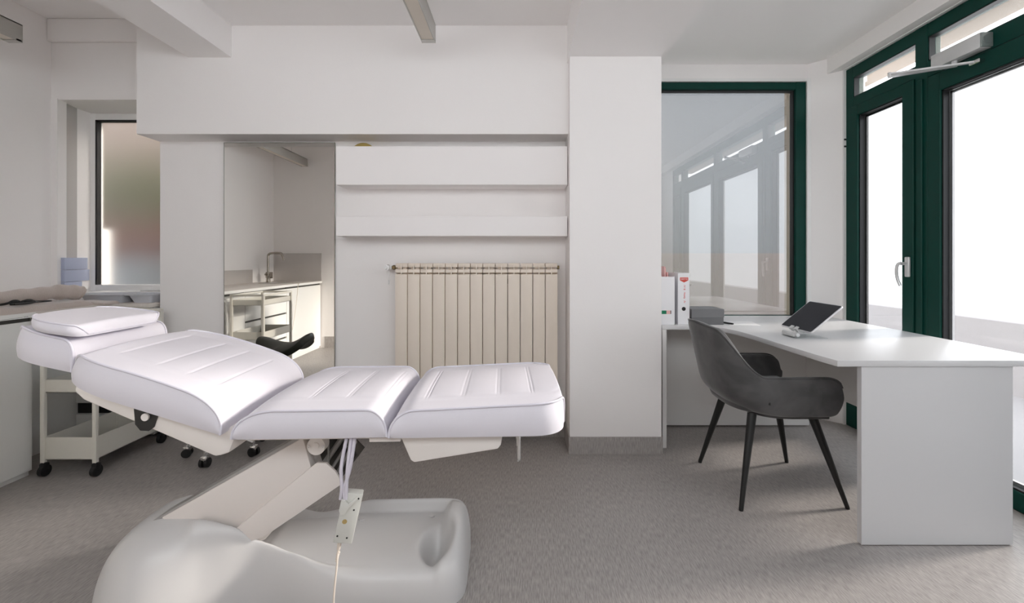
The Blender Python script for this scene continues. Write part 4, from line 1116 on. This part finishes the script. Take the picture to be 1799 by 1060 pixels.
# ------------------------------------------------------------------ outside
bm = BM(); box(bm, 2.42, 12, -8, 12, -0.14, -0.04); g1 = obj('ground_paving', bm, 'ext_paving', None, 0); g1['kind'] = 'structure'
bm = BM(); box(bm, -9, 2.42, 3.70, 12, -0.14, -0.04); g2 = obj('ground_lawn', bm, 'grass', None, 0); g2['kind'] = 'structure'
bm = BM(); box(bm, -9, 12, -8, YR-0.7, -0.14, -0.04); g3 = obj('ground_rear', bm, 'ext_paving', None, 0); g3['kind'] = 'structure'
bm = BM(); box(bm, 2.602, 2.85, -0.6, 3.9, 2.60, 2.86, 0.01); aw = obj('door_canopy', bm, 'ext_awning'); tag(aw, 'beige canopy edge running outside above the glazed door', 'canopy')
bm = BM(); box(bm, 4.4, 4.6, -6, 9, -0.05, 0.62, 0.01, 1); e1_ = obj('wall_garden', bm, 'ext_white', None); e1_['kind'] = 'structure'
bm = BM(); box(bm, -8, -0.2, 6.4, 6.6, -0.05, 4.2); e2_ = obj('wall_neighbour', bm, 'ext_rose', None); e2_['kind'] = 'structure'
bm = BM(); box(bm, 0.2, 3.4, 5.2, 5.3, -0.05, 1.25); e3_ = obj('wall_boundary', bm, 'ext_pink', None); e3_['kind'] = 'structure'
bm = BM(); box(bm, 0.2, 3.6, 6.2, 6.4, -0.05, 5.2); e6_ = obj('wall_facade', bm, 'ext_grey', None); e6_['kind'] = 'structure'
bm = BM(); box(bm, 2.165, 2.40, 3.565, 3.74, 0, 2.7); e4_ = obj('wall_reveal_outside', bm, 'ext_beige', None); e4_['kind'] = 'structure'
def shrub(name, c, r, sc_, mat, label, n=900, leaf=0.05):
    rnd = random.Random(len(label)); bm = BM()
    for _ in range(n):
        d_ = Vector((rnd.gauss(0, 1), rnd.gauss(0, 1), rnd.gauss(0, 1))).normalized()*r*(0.55+0.45*rnd.random()**0.4)
        p = Vector(c)+Vector((d_.x*sc_[0], d_.y*sc_[1], d_.z*sc_[2]))
        R_ = Euler((rnd.random()*6, rnd.random()*6, rnd.random()*6)).to_matrix()
        vs = [bm.verts.new(p+R_ @ Vector(q)*leaf) for q in ((-1, 0, 0), (0, -0.5, 0.1), (1, 0, 0), (0, 0.5, 0.1))]
        bm.faces.new(vs)
    zb_ = c[2]-r*sc_[2]*0.5
    tube(bm, [(c[0], c[1], -0.05), (c[0]+0.05, c[1], zb_)], 0.05, 8)
    return tag(obj(name, bm, mat, None, 0), label, 'shrub')
shrub('green_shrub', (-4.2, 5.2, 1.95), 0.75, (1.9, 0.4, 0.50), 'leaf_green', 'green shrub blurred behind the frosted window', 1500, 0.06)
shrub('pink_shrub', (-3.95, 4.65, 1.33), 0.5, (2.2, 0.30, 0.34), 'bloom_pink', 'pink flowering shrub blurred behind the lower part of the frosted window', 1100, 0.05)
bm = BM(); box(bm, -7, -1.5, 4.10, 4.22, -0.05, 1.20); e5_ = obj('wall_low', bm, 'ext_low', None); e5_['kind'] = 'structure'

# ------------------------------------------------------------------ light, camera
w = bpy.data.worlds.new('sky'); sc.world = w; w.use_nodes = True
nt = w.node_tree; nt.nodes.clear()
wo = nt.nodes.new('ShaderNodeOutputWorld'); bg = nt.nodes.new('ShaderNodeBackground')
bg.inputs[0].default_value = (0.93, 0.965, 1.0, 1); bg.inputs[1].default_value = 3.3
nt.links.new(bg.outputs[0], wo.inputs[0])
L = bpy.data.lights.new('sun', 'SUN'); L.energy = 7.5; L.angle = math.radians(9); L.color = (1.0, 0.92, 0.83)
lo = bpy.data.objects.new('sun', L); COL.objects.link(lo)
el, az = math.radians(17.5), math.radians(12.5)
lo.rotation_euler = Vector((-math.cos(el)*math.cos(az), -math.cos(el)*math.sin(az), -math.sin(el))).to_track_quat('-Z', 'Y').to_euler()

cam = bpy.data.cameras.new('camera'); co = bpy.data.objects.new('camera', cam); COL.objects.link(co)
co.location = (0, 0, H); co.rotation_euler = (PI/2, 0, 0)
cam.sensor_fit = 'HORIZONTAL'; cam.sensor_width = 36.0; cam.lens = 36.0*F/1799
cam.shift_x = -(VX-899.5)/1799; cam.shift_y = -(530-VY)/1799
cam.clip_start = 0.02
sc.camera = co
vs = sc.view_settings
vs.view_transform = 'Standard'; vs.look = 'None'; vs.gamma = 1.0; vs.exposure = 0.80; vs.use_curve_mapping = False
try:
    sc.cycles.max_bounces = 14; sc.cycles.diffuse_bounces = 8; sc.cycles.transparent_max_bounces = 16
    sc.cycles.transmission_bounces = 10; sc.cycles.glossy_bounces = 6
    sc.cycles.caustics_reflective = False; sc.cycles.use_denoising = True; sc.cycles.sample_clamp_indirect = 6.0
except Exception: pass
